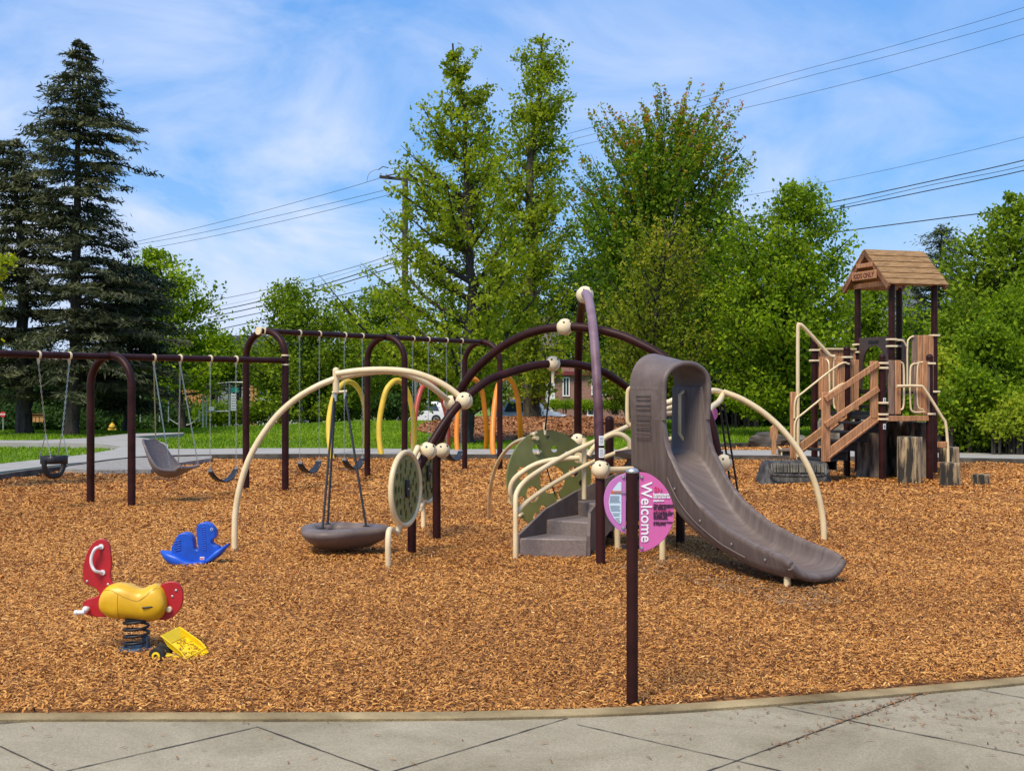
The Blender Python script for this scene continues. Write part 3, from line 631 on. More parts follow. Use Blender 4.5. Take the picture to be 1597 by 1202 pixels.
# grass blades
path_np = PATH1
def grass_blades():
    X = []; Y = []; S = []
    for ylo, yhi, dens, h in [(20, 32, 420, .05), (32, 45, 260, .07), (45, 64, 130, .09)]:
        n = int((yhi-ylo)*2*(.4*yhi+2)*dens*.8); y = rng.uniform(ylo, yhi, n); x = rng.uniform(-1, 1, n)*(.4*yhi+2)
        k = (np.abs(x) < .4*y+2) & ~inpoly(x, y, chip_poly) & ~inpoly(x, y, path_np) & ~inpoly(x, y, STRIP) & ~inpoly(x, y, LIT)
        X.append(x[k]); Y.append(y[k]); S.append(np.full(k.sum(), h))
    x = np.concatenate(X); y = np.concatenate(Y); h = np.concatenate(S)*rng.uniform(.4, 1.2, len(x)); n = len(x)
    z = gz_at(y, x); yaw = rng.uniform(0, 2*PI, n); wd = h*.55
    u = np.stack([np.cos(yaw), np.sin(yaw), np.zeros(n)], 1)*wd[:, None]; c = np.stack([x, y, z], 1)
    ln = rng.normal(0, .5, (n, 2))*h[:, None]; top = c+np.concatenate([ln, h[:, None]], 1)
    co = np.stack([c-u/2, c+u/2, top], 1)
    patch = .5+.5*np.sin(x*.35+1.5*np.sin(y*.21))*np.cos(y*.5)
    tone = np.clip(rng.beta(2, 2, n)*.6+.25*patch, 0, .84); fl = rng.uniform(0, 1, n) > .985; tone[fl] = rng.uniform(.88, 1, fl.sum())
    o = quads_mesh('grass', co, 3, [(0, 1, 2)], tone, M['grassblade']); tag(o, 'mown green lawn grass with pale flowers and dry tips', 'grass', kind='stuff')
grass_blades()

# ---------------------------------------------------------------- lettering
def letters(mb, text, size, o, ux, uy, align='LEFT', th=.0015, m=0, bold=0.0):
    cu = bpy.data.curves.new('t', 'FONT'); cu.body = text; cu.size = size; cu.align_x = align; cu.extrude = th; cu.offset = bold; cu.resolution_u = 3
    ob = bpy.data.objects.new('t', cu); COL.objects.link(ob); bpy.context.view_layer.update()
    me = bpy.data.meshes.new_from_object(ob.evaluated_get(bpy.context.evaluated_depsgraph_get()))
    o = Vector(o); ux = Vector(ux); uy = Vector(uy); nn = ux.cross(uy).normalized()
    mb.add([o+ux*v.co.x+uy*v.co.y+nn*v.co.z for v in me.vertices], [tuple(p.vertices) for p in me.polygons], m)
    bpy.data.objects.remove(ob); bpy.data.curves.remove(cu); bpy.data.meshes.remove(me)

# ---------------------------------------------------------------- welcome sign
S0 = G(986, 1104); sD = S0.y
t = thing('welcome_sign', 'pink round welcome sign panels on a dark maroon post by the paving', 'sign', S0)
mb = MB(); mb.tube([S0+V(0, 0, -.1), S0+V(0, 0, 1.175)], .029, 24); mb.build('post', M['steel'], t)
mb = MB(); mb.lathe([(.031, 0), (.033, .008), (.028, .018), (.012, .024), (.0, .025)], S0+V(0, 0, 1.17), n=20); mb.build('post_cap', M['metal'], t)
def sp(x, y): p = P(x, y, sD-.0); return (p.x, p.z)
# the disc: circle through the photo's outline, cut by the post
pc = P(995, 797, sD)
def disc_part(x0, x1, ryt, side):
    pts = []
    return pts
rt = [(997, 736), (1010, 738), (1024, 746), (1036, 758), (1046, 775), (1051, 795), (1050, 812), (1044, 828), (1034, 842), (1020, 853), (1006, 859), (997, 860)]
lf = [(976, 737), (976, 832), (966, 827), (955, 817), (946, 803), (942, 785), (943, 768), (950, 753), (962, 743)]
def outline(px): return [sp(*p) for p in px]
def sm2(px, n=4, keep=()):
    q = smooth_path([Vector((a, b, 0)) for a, b in px], n); return [(p.x, p.y) for p in q]
mb = MB(); rp = outline(sm2(rt)); mb.prism(rp, (0, sD, 0), (1, 0, 0), (0, 0, 1), .012)
pr = mb.build('panel', M['pink'], t, bevel=.002, label='larger right half of the sign with white welcome lettering')
mb = MB(); lp = outline([lf[0], lf[1]]+sm2(lf[1:]+[lf[0]])[1:-1]); mb.prism(lp, (0, sD, 0), (1, 0, 0), (0, 0, 1), .012)
pl = mb.build('panel', M['lilac'], t, bevel=.002, label='smaller left half of the sign with a pale warning notice')
fy = sD-.0085; pxm = sD/F
mb = MB(); a = P(999.5, 750.5, fy)
letters(mb, 'Welcome', .148, (a.x, fy, a.z), (0, 0, -1), (1, 0, 0), bold=.0016); 
# fit: the word runs from y 750 to 845 in the photo
zz = [v.z for v in mb.v]; L0 = max(zz)-min(zz); want = (845-751)*pxm; top = max(zz); zt = P(0, 751, fy).z
xx = [v.x for v in mb.v]; x0_ = min(xx); wx = (1017-999.5)*pxm/(max(xx)-min(xx)); xa = P(999.5, 0, fy).x
for v in mb.v: v.z = zt-(top-v.z)*want/L0; v.x = xa+(v.x-x0_)*wx
mb.build('lettering', M['white'], pr)
mb = MB()
for s_, y_, h_ in (('landscape', 772.5, .020), ('structures', 776.5, .020), ('playlsi.com', 781.5, .012)):
    a = P(1019, y_, fy); letters(mb, s_, h_, (a.x, fy, a.z), (1, 0, 0), (0, 0, 1), bold=.0006)
mb.build('lettering', M['white'], pr)
mb = MB(); a = P(1022, 768, fy)      # red curly emblem
q = [(1020, 767), (1023, 766), (1024, 761), (1022, 759), (1021, 763), (1024, 767), (1027, 765), (1026, 760), (1028, 763), (1029, 767), (1032, 764), (1031, 762), (1033, 767)]
mb.tube([P(x, y, fy) for x, y in q], .0016, 5, sm=3); mb.build('emblem', M['redprint'], pr)
mb = MB(); yy = 788.5
for s_ in ('This playstructure', 'has been designed', 'for children', '', 'and requires areas', 'to have sufficient', 'strength and', 'coordination.', '', 'Adult supervision', 'is required.'):
    if s_: a = P(1019, yy, fy); letters(mb, s_, .0135, (a.x, fy, a.z), (1, 0, 0), (0, 0, 1), bold=.0005)
    yy += 3.0
mb.build('lettering', M['print'], pr)
mb = MB(); a = P(1019, 797.5, fy); letters(mb, '2 to 5 years old', .0135, (a.x, fy, a.z), (1, 0, 0), (0, 0, 1)); mb.build('lettering', M['redprint'], pr)
nl = [(969, 752), (969, 812), (968, 816), (964, 815), (957, 807), (951, 795), (949, 783), (951, 772), (957, 761), (964, 752), (967, 751)]
mb = MB(); mb.prism(outline(nl), (0, fy, 0), (1, 0, 0), (0, 0, 1), .002); mb.build('notice', M['label'], pl)
mb = MB(); a = P(961, 767.5, fy-.002); mb.box((a.x, fy-.002, a.z), (16*pxm, .002, 4.6*pxm)); mb.build('warning_bar', M['orangeprint'], pl)
mb = MB(); a = P(956.5, 769, fy-.0035); letters(mb, 'WARNING', .0125, (a.x, fy-.0035, a.z), (1, 0, 0), (0, 0, 1), bold=.0004)
for i in range(22):
    y_ = 773.5+i*1.9; xl = float(np.interp(y_, [772, 783, 795, 807, 815], [952, 950.5, 952.5, 958.5, 965])); xr = 968-random.random()*3
    if i in (6, 7, 13, 17): continue
    a = P((xl+xr)/2, y_, fy-.002); mb.box((a.x, fy-.002, a.z), ((xr-xl)*pxm, .0015, .7*pxm))
mb.build('notice_print', M['labelgrey'], pl)
mb = MB()
for x, y in ((972, 743.5), (972, 823), (1000.5, 743.5), (1000.5, 854)):
    a = P(x, y, fy); mb.lathe([(.0085, 0), (.0085, .003), (.006, .007), (.0, .0085)], (a.x, fy, a.z), (0, -1, 0), n=12)
mb.build_each('bolt', M['metal'], t)
mb = MB()
for y in (745, 822, 853):
    a = P(986, y, sD); mb.box((a.x, sD+.012, a.z), (.10, .014, .022))
mb.box((P(986, 797, sD).x, sD+.01, P(0, 797, sD).z), (.075, .02, .10)); mb.build_each('bracket', M['black'], t)

# ---------------------------------------------------------------- the spring rider, rocker and toy truck
K0 = G(210, 1020); kD = K0.y
t = thing('spring_rider', 'red and yellow animal spring rider on a coil in the wood chips', 'spring rider', K0)
def o4(x, y): return (60+x/4.294, 780+y/4.294)
def face(pts4, D): return [(lambda p: (p.x, p.z))(P(*o4(*q), D)) for q in pts4]
head = [(450, 262), (420, 257), (380, 275), (335, 335), (305, 430), (302, 510), (318, 555), (365, 575), (400, 600), (405, 635), (330, 662), (300, 690), (312, 750), (345, 768), (450, 778), (560, 720), (560, 600), (505, 560), (485, 500), (492, 420), (483, 320), (470, 280)]
mb = MB(); mb.prism(face(sm2(head, 3), kD), (0, kD, 0), (1, 0, 0), (0, 0, 1), .024); mb.build('head_panel', M['red'], t, bevel=.004)
tail = [(760, 620), (810, 575), (850, 550), (900, 542), (945, 560), (968, 610), (968, 680), (940, 740), (890, 785), (820, 800), (740, 760)]
mb = MB(); mb.prism(face(sm2(tail, 3), kD), (0, kD, 0), (1, 0, 0), (0, 0, 1), .024); mb.build('tail_panel', M['red'], t, bevel=.004)
# saddle body: a waisted barrel with a dipped seat
top_ = [(414, 690), (432, 618), (478, 566), (545, 549), (610, 560), (690, 588), (740, 570), (790, 556), (838, 590), (864, 655), (868, 700)]
bot_ = [(414, 690), (430, 740), (475, 776), (530, 790), (580, 788), (640, 792), (700, 800), (760, 805), (820, 790), (852, 748), (868, 700)]
T_ = smooth_path([P(*o4(*q), kD) for q in top_], 4); B_ = smooth_path([P(*o4(*q), kD) for q in bot_], 4)
def body(u, v):
    i = u*(len(T_)-1); a = T_[min(int(i), len(T_)-1)]; x = a.x; zt = a.z; zb = float(np.interp(x, [b.x for b in B_], [b.z for b in B_]))
    c = (zt+zb)/2; h = (zt-zb)/2; an = 2*PI*v; wd = .098*(1-abs(2*u-1)**3.2)**.5*(1-.05*math.exp(-((u-.52)/.14)**2))
    ca, sa = math.cos(an), math.sin(an)
    return Vector((x, kD+wd*math.copysign(abs(sa)**.72, sa), c+h*math.copysign(abs(ca)**.8, ca)))
mb = MB(); mb.grid(body, 40, 28); mb.build('body', M['yellow'], t, angle=60)
mb = MB()
for a, b in (((725, 700), (862, 690)), ((420, 690), (440, 690))):
    pa, pb = P(*o4(*a), kD), P(*o4(*b), kD); n_ = 8
    pts = [pa.lerp(pb, i/n_) for i in range(n_+1)]
    for p in pts:
        uu = min(max((p.x-T_[0].x)/(T_[-1].x-T_[0].x), 0), 1); p.y = kD-.1*(1-abs(2*uu-1)**3.2)**.5*(1-.05*math.exp(-((uu-.52)/.14)**2))-.004
    mb.tube(pts, .0055, 6)
mb.build_each('slot', M['black'], t)
mb = MB()
for sy in (-1, 1):
    q = [(425, 308), (400, 315), (378, 355), (370, 395), (378, 435), (400, 465), (435, 480)]
    pts = [P(*o4(*p), kD) for p in q]
    for i, p in enumerate(pts): p.y = kD+sy*(.014 if i in (0, 6) else .05)
    mb.tube(pts, .0095, 10, sm=4)
    for p in (pts[0], pts[-1]): mb.lathe([(.016, 0), (.016, .008), (.0, .012)], (p.x, kD+sy*.012, p.z), (0, sy, 0), n=14)
mb.build('handle', M['whiteplastic'], t)
mb = MB(); a = P(*o4(335, 718), kD); mb.tube([(a.x, kD-.10, a.z-.01), (a.x, kD+.10, a.z+.004)], .0125, 12)
mb.tube([(a.x-.03, kD-.10, a.z-.012), (a.x+.008, kD-.1, a.z-.01)], .014, 12); mb.ball((a.x-.04, kD-.1, a.z-.012), .0165, 12); mb.ball((a.x+.002, kD-.06, a.z), .02, 12)
mb.build('footrest', M['whiteplastic'], t)
mb = MB(); a = P(*o4(880, 726), kD); mb.lathe([(.018, 0), (.018, .012), (.014, .018), (.0, .019)], (a.x, kD-.012, a.z), (0, -1, 0), n=16); mb.build('tail_knob', M['cream_plastic'], t)
mb = MB(); q = [body(.17+.03*k/8, .5+.0) for k in range(2)]; ring = []
for k in range(17):
    f = k/16; u = .16+.62*f; v = .055+.155*math.sin(PI*f)**.8; ring.append(body(u, 1-v))
mb.tube(ring, .0022, 5); mb.tube([body(.335, 1-(.19+.28*k/10)) for k in range(11)], .0018, 5); 
mb.build_each('moulding_seam', mat('yellow_seam', (.42, .22, .01), .6), t)
mb = MB()
for x, y in ((330, 540), (470, 560), (900, 640), (925, 600)):
    a = P(*o4(x, y), kD); mb.lathe([(.008, 0), (.008, .003), (.004, .006), (0, .006)], (a.x, kD-.012, a.z), (0, -1, 0), n=8)
mb.build_each('bolt', M['metal'], t)
sc = P(*o4(655, 900), kD); mb = MB(); pts = []
for i in range(4*20+1):
    a = 2*PI*i/20; f = i/80; rr = .072 if f > .12 else .074
    pts.append(Vector((sc.x+rr*math.cos(a), kD+rr*math.sin(a), .045+f*.165)))
mb.tube(pts, .0085, 8); mb.build('spring', M['black'], t, angle=80)
mb = MB(); mb.lathe([(.105, 0), (.105, .02), (.07, .03), (.0, .031)], (sc.x-.005, kD, .02), n=6); mb.box((sc.x+.06, kD-.01, .075), (.035, .05, .07)); mb.box((sc.x, kD, .02), (.23, .16, .02), Euler((0, 0, .3)).to_matrix())
mb.build('base', M['bluegrey'], t, bevel=.004)
mb = MB(); mb.box((sc.x+.01, kD, .215), (.12, .12, .012)); mb.build('spring_plate', M['black'], t)

T0 = G(275, 1034); tD = T0.y
t = thing('toy_dump_truck', 'broken yellow toy dump truck with black wheels beside the spring rider', 'toy truck', T0)
def tp(x, y, dD=0): return P(60+x/4.294, 780+y/4.294-3, tD+dD)+V(0, 0, .01)
# tipped open tray
A1, B1, C1, D1 = tp(945, 872, .14), tp(820, 930, 0), tp(950, 1035, -.04), tp(1080, 965, .10)
E1, F1 = tp(1122, 1010, .06), tp(985, 1085, -.06)
lo = Vector((.035, 0, -.055)); mb = MB()
def thick(mb, q, th, m=0):
    n = (q[1]-q[0]).cross(q[2]-q[0]).normalized()*th; mb.add([p for p in q]+[p+n for p in q], [(0, 1, 2, 3), (7, 6, 5, 4), (0, 4, 5, 1), (1, 5, 6, 2), (2, 6, 7, 3), (3, 7, 4, 0)], m)
thick(mb, [A1+lo, D1+lo*.9, C1+lo*.9, B1+lo], .004)          # floor
thick(mb, [B1, C1, C1+lo, B1+lo], .005); thick(mb, [A1, B1, B1+lo, A1+lo], .005); thick(mb, [A1, D1, D1+lo, A1+lo], -.005)
thick(mb, [C1, F1, F1+lo*.5, C1+lo], .005); thick(mb, [D1, E1, E1+lo*.5, D1+lo], -.005); thick(mb, [C1+lo, F1+lo*.5, E1+lo*.5, D1+lo], .004)
mb.tube([D1, A1, B1, C1, F1, E1, D1], .0045, 7)
mb.build('tray', M['toyyellow'], t)
mb = MB(); mb.box((T0.x-.02, tD, .035), (.09, .07, .03), Euler((0, .2, .3)).to_matrix()); mb.build('chassis', M['toyyellow'], t, bevel=.004)
for c_, yw in ((tp(798, 1068, -.03), .35), (tp(838, 1040, .06), .35)):
    ax = Vector((-math.sin(yw)*.6, -math.cos(yw), 0)); c_.z = max(c_.z, .05)
    mb = MB(); mb.lathe([(.02, -.02), (.042, -.02), (.048, -.014), (.048, .014), (.042, .02), (.02, .02)], c_, ax, n=24, fn=lambda a, h: 1+.05*(1 if math.sin(a*12) > 0 else 0)*(abs(h) < .016)); wl = mb.build('wheel', M['tyre'], t)
    mb = MB(); mb.lathe([(.026, 0), (.026, .004), (.014, .006), (.012, .001), (.0, .001)], c_+ax*.0195, ax, n=20); mb.build('rim', M['toyyellow'], wl)
chl = MB()
for i in range(60):
    u, v = random.random(), random.random(); p = (A1+lo).lerp(D1+lo, u*.8+.1).lerp((B1+lo).lerp(C1+lo, u*.8+.1), v*.8+.1)+V(0, 0, .006); d = Vector((random.uniform(-1, 1), random.uniform(-1, 1), .1)).normalized()
    chl.beam(p-d*.008, p+d*.008, .004, .002)
o = chl.build('tray_litter', mat('crumbs', (.42, .18, .05), .9), t)

R0 = G(305, 884); rD = R0.y; RZ = .035
t = thing('rocking_toy', 'blue plastic animal rocker lying on the wood chips', 'rocking toy', R0, local=False)
bodyo = [(905, 385), (903, 335), (925, 298), (945, 255), (985, 240), (1025, 255), (1046, 300), (1052, 345), (1082, 350), (1074, 290), (1072, 195), (1115, 172), (1160, 186), (1192, 235), (1190, 272), (1165, 292), (1175, 318), (1210, 335), (1215, 380), (1130, 450), (1000, 450)]
mb = MB(); mb.prism(face(sm2(bodyo, 3), rD), (0, rD, RZ), (1, 0, 0), (0, 0, 1), .13); rb = mb.build('body', M['blue'], t, bevel=.022)
def rockz(px): return float(np.interp(px, [822, 870, 940, 1010, 1080, 1160, 1220, 1278], [372, 425, 462, 470, 465, 430, 390, 320]))
def rocktop(px): return float(np.interp(px, [822, 880, 950, 1000, 1060, 1130, 1200, 1278], [368, 375, 392, 425, 440, 425, 360, 318]))
def rk(u, v):
    px = 822+456*u; a = 2*PI*v; zt = P(*o4(px, rocktop(px)), rD).z; zb = P(*o4(px, rockz(px)), rD).z; x = P(*o4(px, 400), rD).x
    wd = .12*max(.05, 1-abs(2*u-1)**4)**.5; c = (zt+zb)/2+RZ; h = (zt-zb)/2+.010
    return Vector((x, rD+wd*math.copysign(abs(math.sin(a))**.5, math.sin(a)), c+h*math.copysign(abs(math.cos(a))**.6, math.cos(a))))
mb = MB(); mb.grid(rk, 30, 20); mb.build('rocker', M['blue'], t, angle=50)
mb = MB()
for i in range(11):
    y_ = 205+i*15; a = P(*o4(1078-(4 if i < 6 else 0), y_), rD); a.z += RZ; mb.lathe([(.010, 0), (.006, .006), (0, .008)], (a.x, rD, a.z), (-1, 0, .3), n=6)
    a = P(*o4(1092+i*1.2, y_+4), rD-.066)+V(0, 0, RZ); mb.beam(a, a+V(.03, 0, .006), .008, .008)
mb.build('mane', M['blue'], rb, bevel=.002); mb = MB()
for i in range(5): a = P(*o4(915-(i % 2)*4, 300+i*16), rD-.066)+V(0, 0, RZ); mb.beam(a, a+V(.05, 0, .01), .01, .012)
mb.build_each('moulded_ridge', M['blue'], rb, bevel=.002)
ec = P(*o4(1160, 220), rD-.066)+V(0, 0, RZ); mb = MB(); mb.lathe([(.013, 0), (.013, .003), (0, .003)], ec, (0, -1, 0), n=16); ey = mb.build('eye', M['label'], t)
mb = MB(); mb.lathe([(.008, 0), (.008, .002), (0, .002)], ec+V(0, -.003, 0), (0, -1, 0), n=14); mb.build('pupil', M['blue'], ey)
ec = P(*o4(1096, 414), rD-.1305)+V(0, 0, RZ); mb = MB(); mb.box(ec, (.038, .003, .026)); e2 = mb.build('sticker', M['white'], t)
mb = MB(); mb.box(ec+V(0, -.002, -.002), (.032, .002, .010)); mb.build('sticker_print', M['redprint'], e2)

# ---------------------------------------------------------------- swings
bd = Vector((.538, .843, 0)).normalized(); bang = math.atan2(bd.y, bd.x); pdv = Vector((bd.y, -bd.x, 0)); SP = 2.94
A0 = Vector((-5.31, 17.4, 0)); AR = [A0+bd*SP*i for i in (-1, 0, 1, 2, 3)]
ZL, ZH = 2.0, 2.43
sw = thing('swing_frame', 'dark maroon arched swing frame carrying all the swings behind the climber', 'swing frame', AR[1])
for i, c in enumerate(AR):
    z = ZL if i < 2 else ZH; h = .40; pts = []
    for k in range(19):
        a = PI*k/18; pts.append(c-pdv*math.cos(a)*h+V(0, 0, z-h+math.sin(a)*h))
    pts = [pts[0]+V(0, 0, -(z-h)-.1)]+pts+[pts[-1]+V(0, 0, -(z-h)-.1)]
    mb = MB(); mb.tube(pts, .052, 14); mb.build('arch', M['steel'], sw)
mb = MB(); mb.tube([AR[0]-bd*.1+V(0, 0, ZL-.0), AR[2]+pdv*.0+V(0, 0, ZL-.04)+pdv*.34+bd*0], .043, 12) if False else mb.tube([AR[0]+V(0, 0, ZL), AR[1]+V(0, 0, ZL-.012), AR[2]+pdv*.40+V(0, 0, ZL-.02)], .043, 12)
mb.build('crossbeam', M['steel'], sw, label='lower crossbeam')
mb = MB(); mb.tube([AR[2]-bd*.12+V(0, 0, ZH), AR[4]+bd*.12+V(0, 0, ZH)], .043, 12); mb.build('crossbeam', M['steel'], sw, label='higher crossbeam')
mb = MB()
q = AR[2]+pdv*.40
for z in (ZL-.09, ZL+.05): mb.lathe([(.058, 0), (.058, .022)], q+V(0, 0, z), n=16)
mb.build_each('clamp', M['cream_plastic'], sw)
mb = MB()
for c in AR[1:2]+AR[3:]:
    z = ZL if c is AR[1] else ZH
    for s in (-.035, .035): mb.lathe([(.058, -.008), (.058, .008)], c+bd*s+V(0, 0, z), bd, n=16)
mb.build_each('collar', M['steel'], sw)
mb = MB()
for s in (-.05, .05): mb.lathe([(.06, -.012), (.06, .012)], AR[2]+bd*(s-.1)+V(0, 0, ZH), bd, n=16)
mb.build_each('collar', M['cream_plastic'], sw)
lowdir = (AR[2]+pdv*.4-AR[1]).normalized()
def beam_at(px, hi):
    a, b = (AR[2], AR[4]) if hi else ((AR[1], AR[2]+pdv*.4) if px > 173 else (AR[0], AR[1]))
    k = (px-CX)/F; d = (b-a); s = (k*a.y-a.x)/(d.x-k*d.y); p = a+d*s; p.z = ZH if hi else ZL-.01; return p
def hanger(p, d):
    mb = MB(); mb.lathe([(.050, -.014), (.054, 0), (.050, .014)], p, d, n=14); mb.box(p+V(0, 0, -.06), (.03, .03, .05)); mb.box(p+V(0, 0, -.095), (.018, .03, .03))
    mb.build('swing_hanger', M['cream_plastic'], sw)
def chain(mb, a, b, n=None):
    a = Vector(a); b = Vector(b); d = b-a; Ln = d.length; n = n or int(Ln/.034); x = d.normalized(); s1 = x.orthogonal().normalized(); s2 = x.cross(s1)
    for i in range(n):
        c = a+d*((i+.5)/n); s = s1 if i % 2 else s2; o_ = s2 if i % 2 else s1
        for sg in (-1, 1): mb.beam(c-x*.017+s*sg*.007, c+x*.017+s*sg*.007, .0052, .0052, up=tuple(o_))
def hang_local(w_, ztop, zs, ws, mbx):
    pass
# belt swings, written along their own x axis, copied
HG = [(328, 368, False, 'belt', .0), (467, 498, True, 'belt', 0), (537.5, 564.5, True, 'belt', 0), (644, 667.5, True, 'belt', 0), (696, 719.5, True, 'belt', 0)]
def belt_proto(wt, ztop, label, loc, rz):
    t = thing('belt_swing', label, 'swing', loc, rz, 'black belt swings on the maroon frame', local=True)
    zs = .40; ws = .46
    for s in (-1, 1):
        mb = MB(); chain(mb, (s*wt/2, 0, ztop), (s*ws/2, 0, zs+.06)); mb.build('chain', M['chain'], t)
    mb = MB(); m_ = 16
    prof = [Vector((-ws/2+ws*i/m_, 0, zs-.17*(1-(2*i/m_-1)**2)**.8 if 0 < i < m_ else zs)) for i in range(m_+1)]
    def fn(u, v):
        i = u*m_; p = prof[int(round(i))]; wd = .055+.035*math.sin(PI*u); return p+Vector((0, (v-.5)*2*wd, .004*math.cos(v*2*PI)))
    mb.grid(fn, m_, 4); o = mb.build('seat', M['belt'], t, angle=80); md = o.modifiers.new('thick', 'SOLIDIFY'); md.thickness = .012
    for s in (-1, 1):
        mb = MB(); mb.prism([(-.045, 0), (.045, 0), (0, .07)], (s*ws/2, 0, zs-.012), (0, 1, 0), (0, 0, 1), .008); mb.tube([(s*ws/2, -.045, zs), (s*ws/2, .045, zs)], .008, 8); mb.build('end_clip', M['metal'], t)
    return t
LB = ['black belt swing between the grey high backed seat and the tall maroon arch',
      'black belt swing right of the tall maroon arch post, left of the saucer ropes',
      'black belt swing seen between the two saucer ropes',
      'black belt swing behind the cream rings of the play wheel panels',
      'black belt swing farthest back, in front of the orange hoop']
protos = {}
for i, (xa, xb, hi, kind, _) in enumerate(HG):
    pa, pb = beam_at(xa, hi), beam_at(xb, hi); d = (pb-pa).normalized(); hanger(pa, d); hanger(pb, d); c = (pa+pb)/2; wt = (pb-pa).length; rz = math.atan2(d.y, d.x)
    key = hi
    if key not in protos: protos[key] = (belt_proto(wt, c.z-.10, LB[i], (c.x, c.y, 0), rz), wt)
    else: copy_thing(protos[key][0], (c.x, c.y, 0), rz, LB[i], (1, 1, 1))
# bucket swing
pa, pb = beam_at(60, False), beam_at(108, False); d = (pb-pa).normalized(); hanger(pa, d); hanger(pb, d); c = (pa+pb)/2; wt = (pb-pa).length
t = thing('bucket_swing', 'black toddler bucket swing with white leg opening, leftmost on the beam', 'swing', (c.x, c.y, 0), math.atan2(d.y, d.x), local=True)
zt = .72; ws = .30
for s in (-1, 1):
    mb = MB(); chain(mb, (s*wt/2, 0, c.z-.10), (s*ws*.42, 0, 1.0)); mb.build('chain', M['chain'], t)
    mb = MB(); mb.tube([(s*ws*.42, 0, 1.0), (s*ws*.44, -.11, zt-.02)], .006, 6); mb.tube([(s*ws*.42, 0, 1.0), (s*ws*.44, .11, zt-.02)], .006, 6); mb.build('seat_hanger', M['metal'], t)
mb = MB()
ring = [(math.cos(a)*ws/2, math.sin(a)*.15) for a in [2*PI*i/24 for i in range(24)]]
def bk(u, v):
    a = 2*PI*u; sx = math.copysign(abs(math.cos(a))**.6, math.cos(a)); sy = math.copysign(abs(math.sin(a))**.6, math.sin(a)); return Vector((sx*ws/2, sy*.14, zt-.10*v))
mb.grid(bk, 28, 2); o = mb.build('seat_ring', M['black'], t); md = o.modifiers.new('s', 'SOLIDIFY'); md.thickness = .028
mb = MB(); mb.tube([(-ws*.5, 0, zt-.05), (-ws*.48, 0, zt-.14), (-ws*.30, 0, zt-.235), (0, 0, zt-.26), (ws*.30, 0, zt-.235), (ws*.48, 0, zt-.14), (ws*.5, 0, zt-.05)], .034, 10, sm=4); mb.build('leg_loop', M['black'], t)
# high-backed moulded seat
pa, pb = beam_at(240, False), beam_at(281, False); d = (pb-pa).normalized(); hanger(pa, d); hanger(pb, d); c = (pa+pb)/2; wt = (pb-pa).length
t = thing('high_back_swing', 'grey moulded high backed swing seat hung on four chains', 'swing', (c.x, c.y, 0), 0)
cD = c.y
q_back = (229, 690); zz_ = lambda y, D=cD: P(0, y, D).z
# profile in the frontal plane: back rises to the left, seat runs right, leg rest at the right end
pr_ = [(229, 687), (233, 701), (241, 724), (250, 739), (262, 743), (275, 741), (286, 733), (294, 729)]
pf = smooth_path([P(x, y, cD) for x, y in pr_], 5)
def seatfn(u, v):
    i = u*(len(pf)-1); p = pf[int(round(i))]; wd = .11+.15*math.sin(PI*min(1, u*1.25))**.7 if u < .8 else .22; q = 2*v-1; rim = .20*math.sin(PI*min(1, max(0, u*.9+.05)))*q*q
    return Vector((p.x+rim*.6-q*wd*.35, p.y-q*wd*.92, p.z+rim*.5))
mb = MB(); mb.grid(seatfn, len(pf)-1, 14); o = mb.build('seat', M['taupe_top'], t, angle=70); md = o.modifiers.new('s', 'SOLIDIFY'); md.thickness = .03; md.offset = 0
mb = MB(); mb.tube([seatfn(i/20, 0) for i in range(21)], .018, 8); mb.tube([seatfn(i/20, 1) for i in range(21)], .018, 8); mb.tube([seatfn(0, i/8) for i in range(9)], .018, 8); mb.tube([seatfn(1, i/8) for i in range(9)], .022, 8); mb.build('seat_rim', M['taupe_top'], t)
zt = c.z-.10
for top_p, e in ((pa, seatfn(.03, 0)), (pa, seatfn(.62, 1)), (pb, seatfn(.4, 0)), (pb, seatfn(.95, 0))):
    mb = MB(); chain(mb, (top_p.x, top_p.y, zt), e); mb.build('chain', M['chain'], t)

# ---------------------------------------------------------------- hoops behind the swings
HP = [('yellow metal hoop seen behind the saucer ropes, leftmost of the hoops', 'hoopyellow', [(519, 719), (514, 690), (513, 655), (520, 620), (531, 602), (543, 595), (556, 602), (566, 622), (571, 650), (571, 680), (569, 703)], 28.0),
      ('yellow metal hoop right of the leftmost one, behind the maroon post', 'hoopyellow', [(597, 717), (592, 690), (592, 655), (600, 615), (609, 599), (619, 593), (630, 600), (640, 625), (645, 655), (646, 680), (644, 712)], 28.2),
      ('dull red metal hoop between the yellow and orange hoops', 'hoopred', [(648, 712), (644, 685), (648, 645), (655, 612), (664, 599), (676, 601), (688, 620), (697, 650), (699, 690), (697, 706)], 28.4),
      ('orange metal hoop left of the two, with the last belt swing hanging in front', 'hooporange', [(714, 708), (712, 680), (714, 645), (722, 608), (733, 592), (744, 594), (752, 611), (757, 650), (759, 680), (757, 703)], 28.8),
      ('orange metal hoop nearest the green climbing disc, rightmost of the hoops', 'hooporange', [(771, 717), (768, 690), (770, 645), (776, 605), (784, 591), (792, 589), (801, 600), (808, 625), (811, 660), (812, 690), (810, 703)], 28.0)]
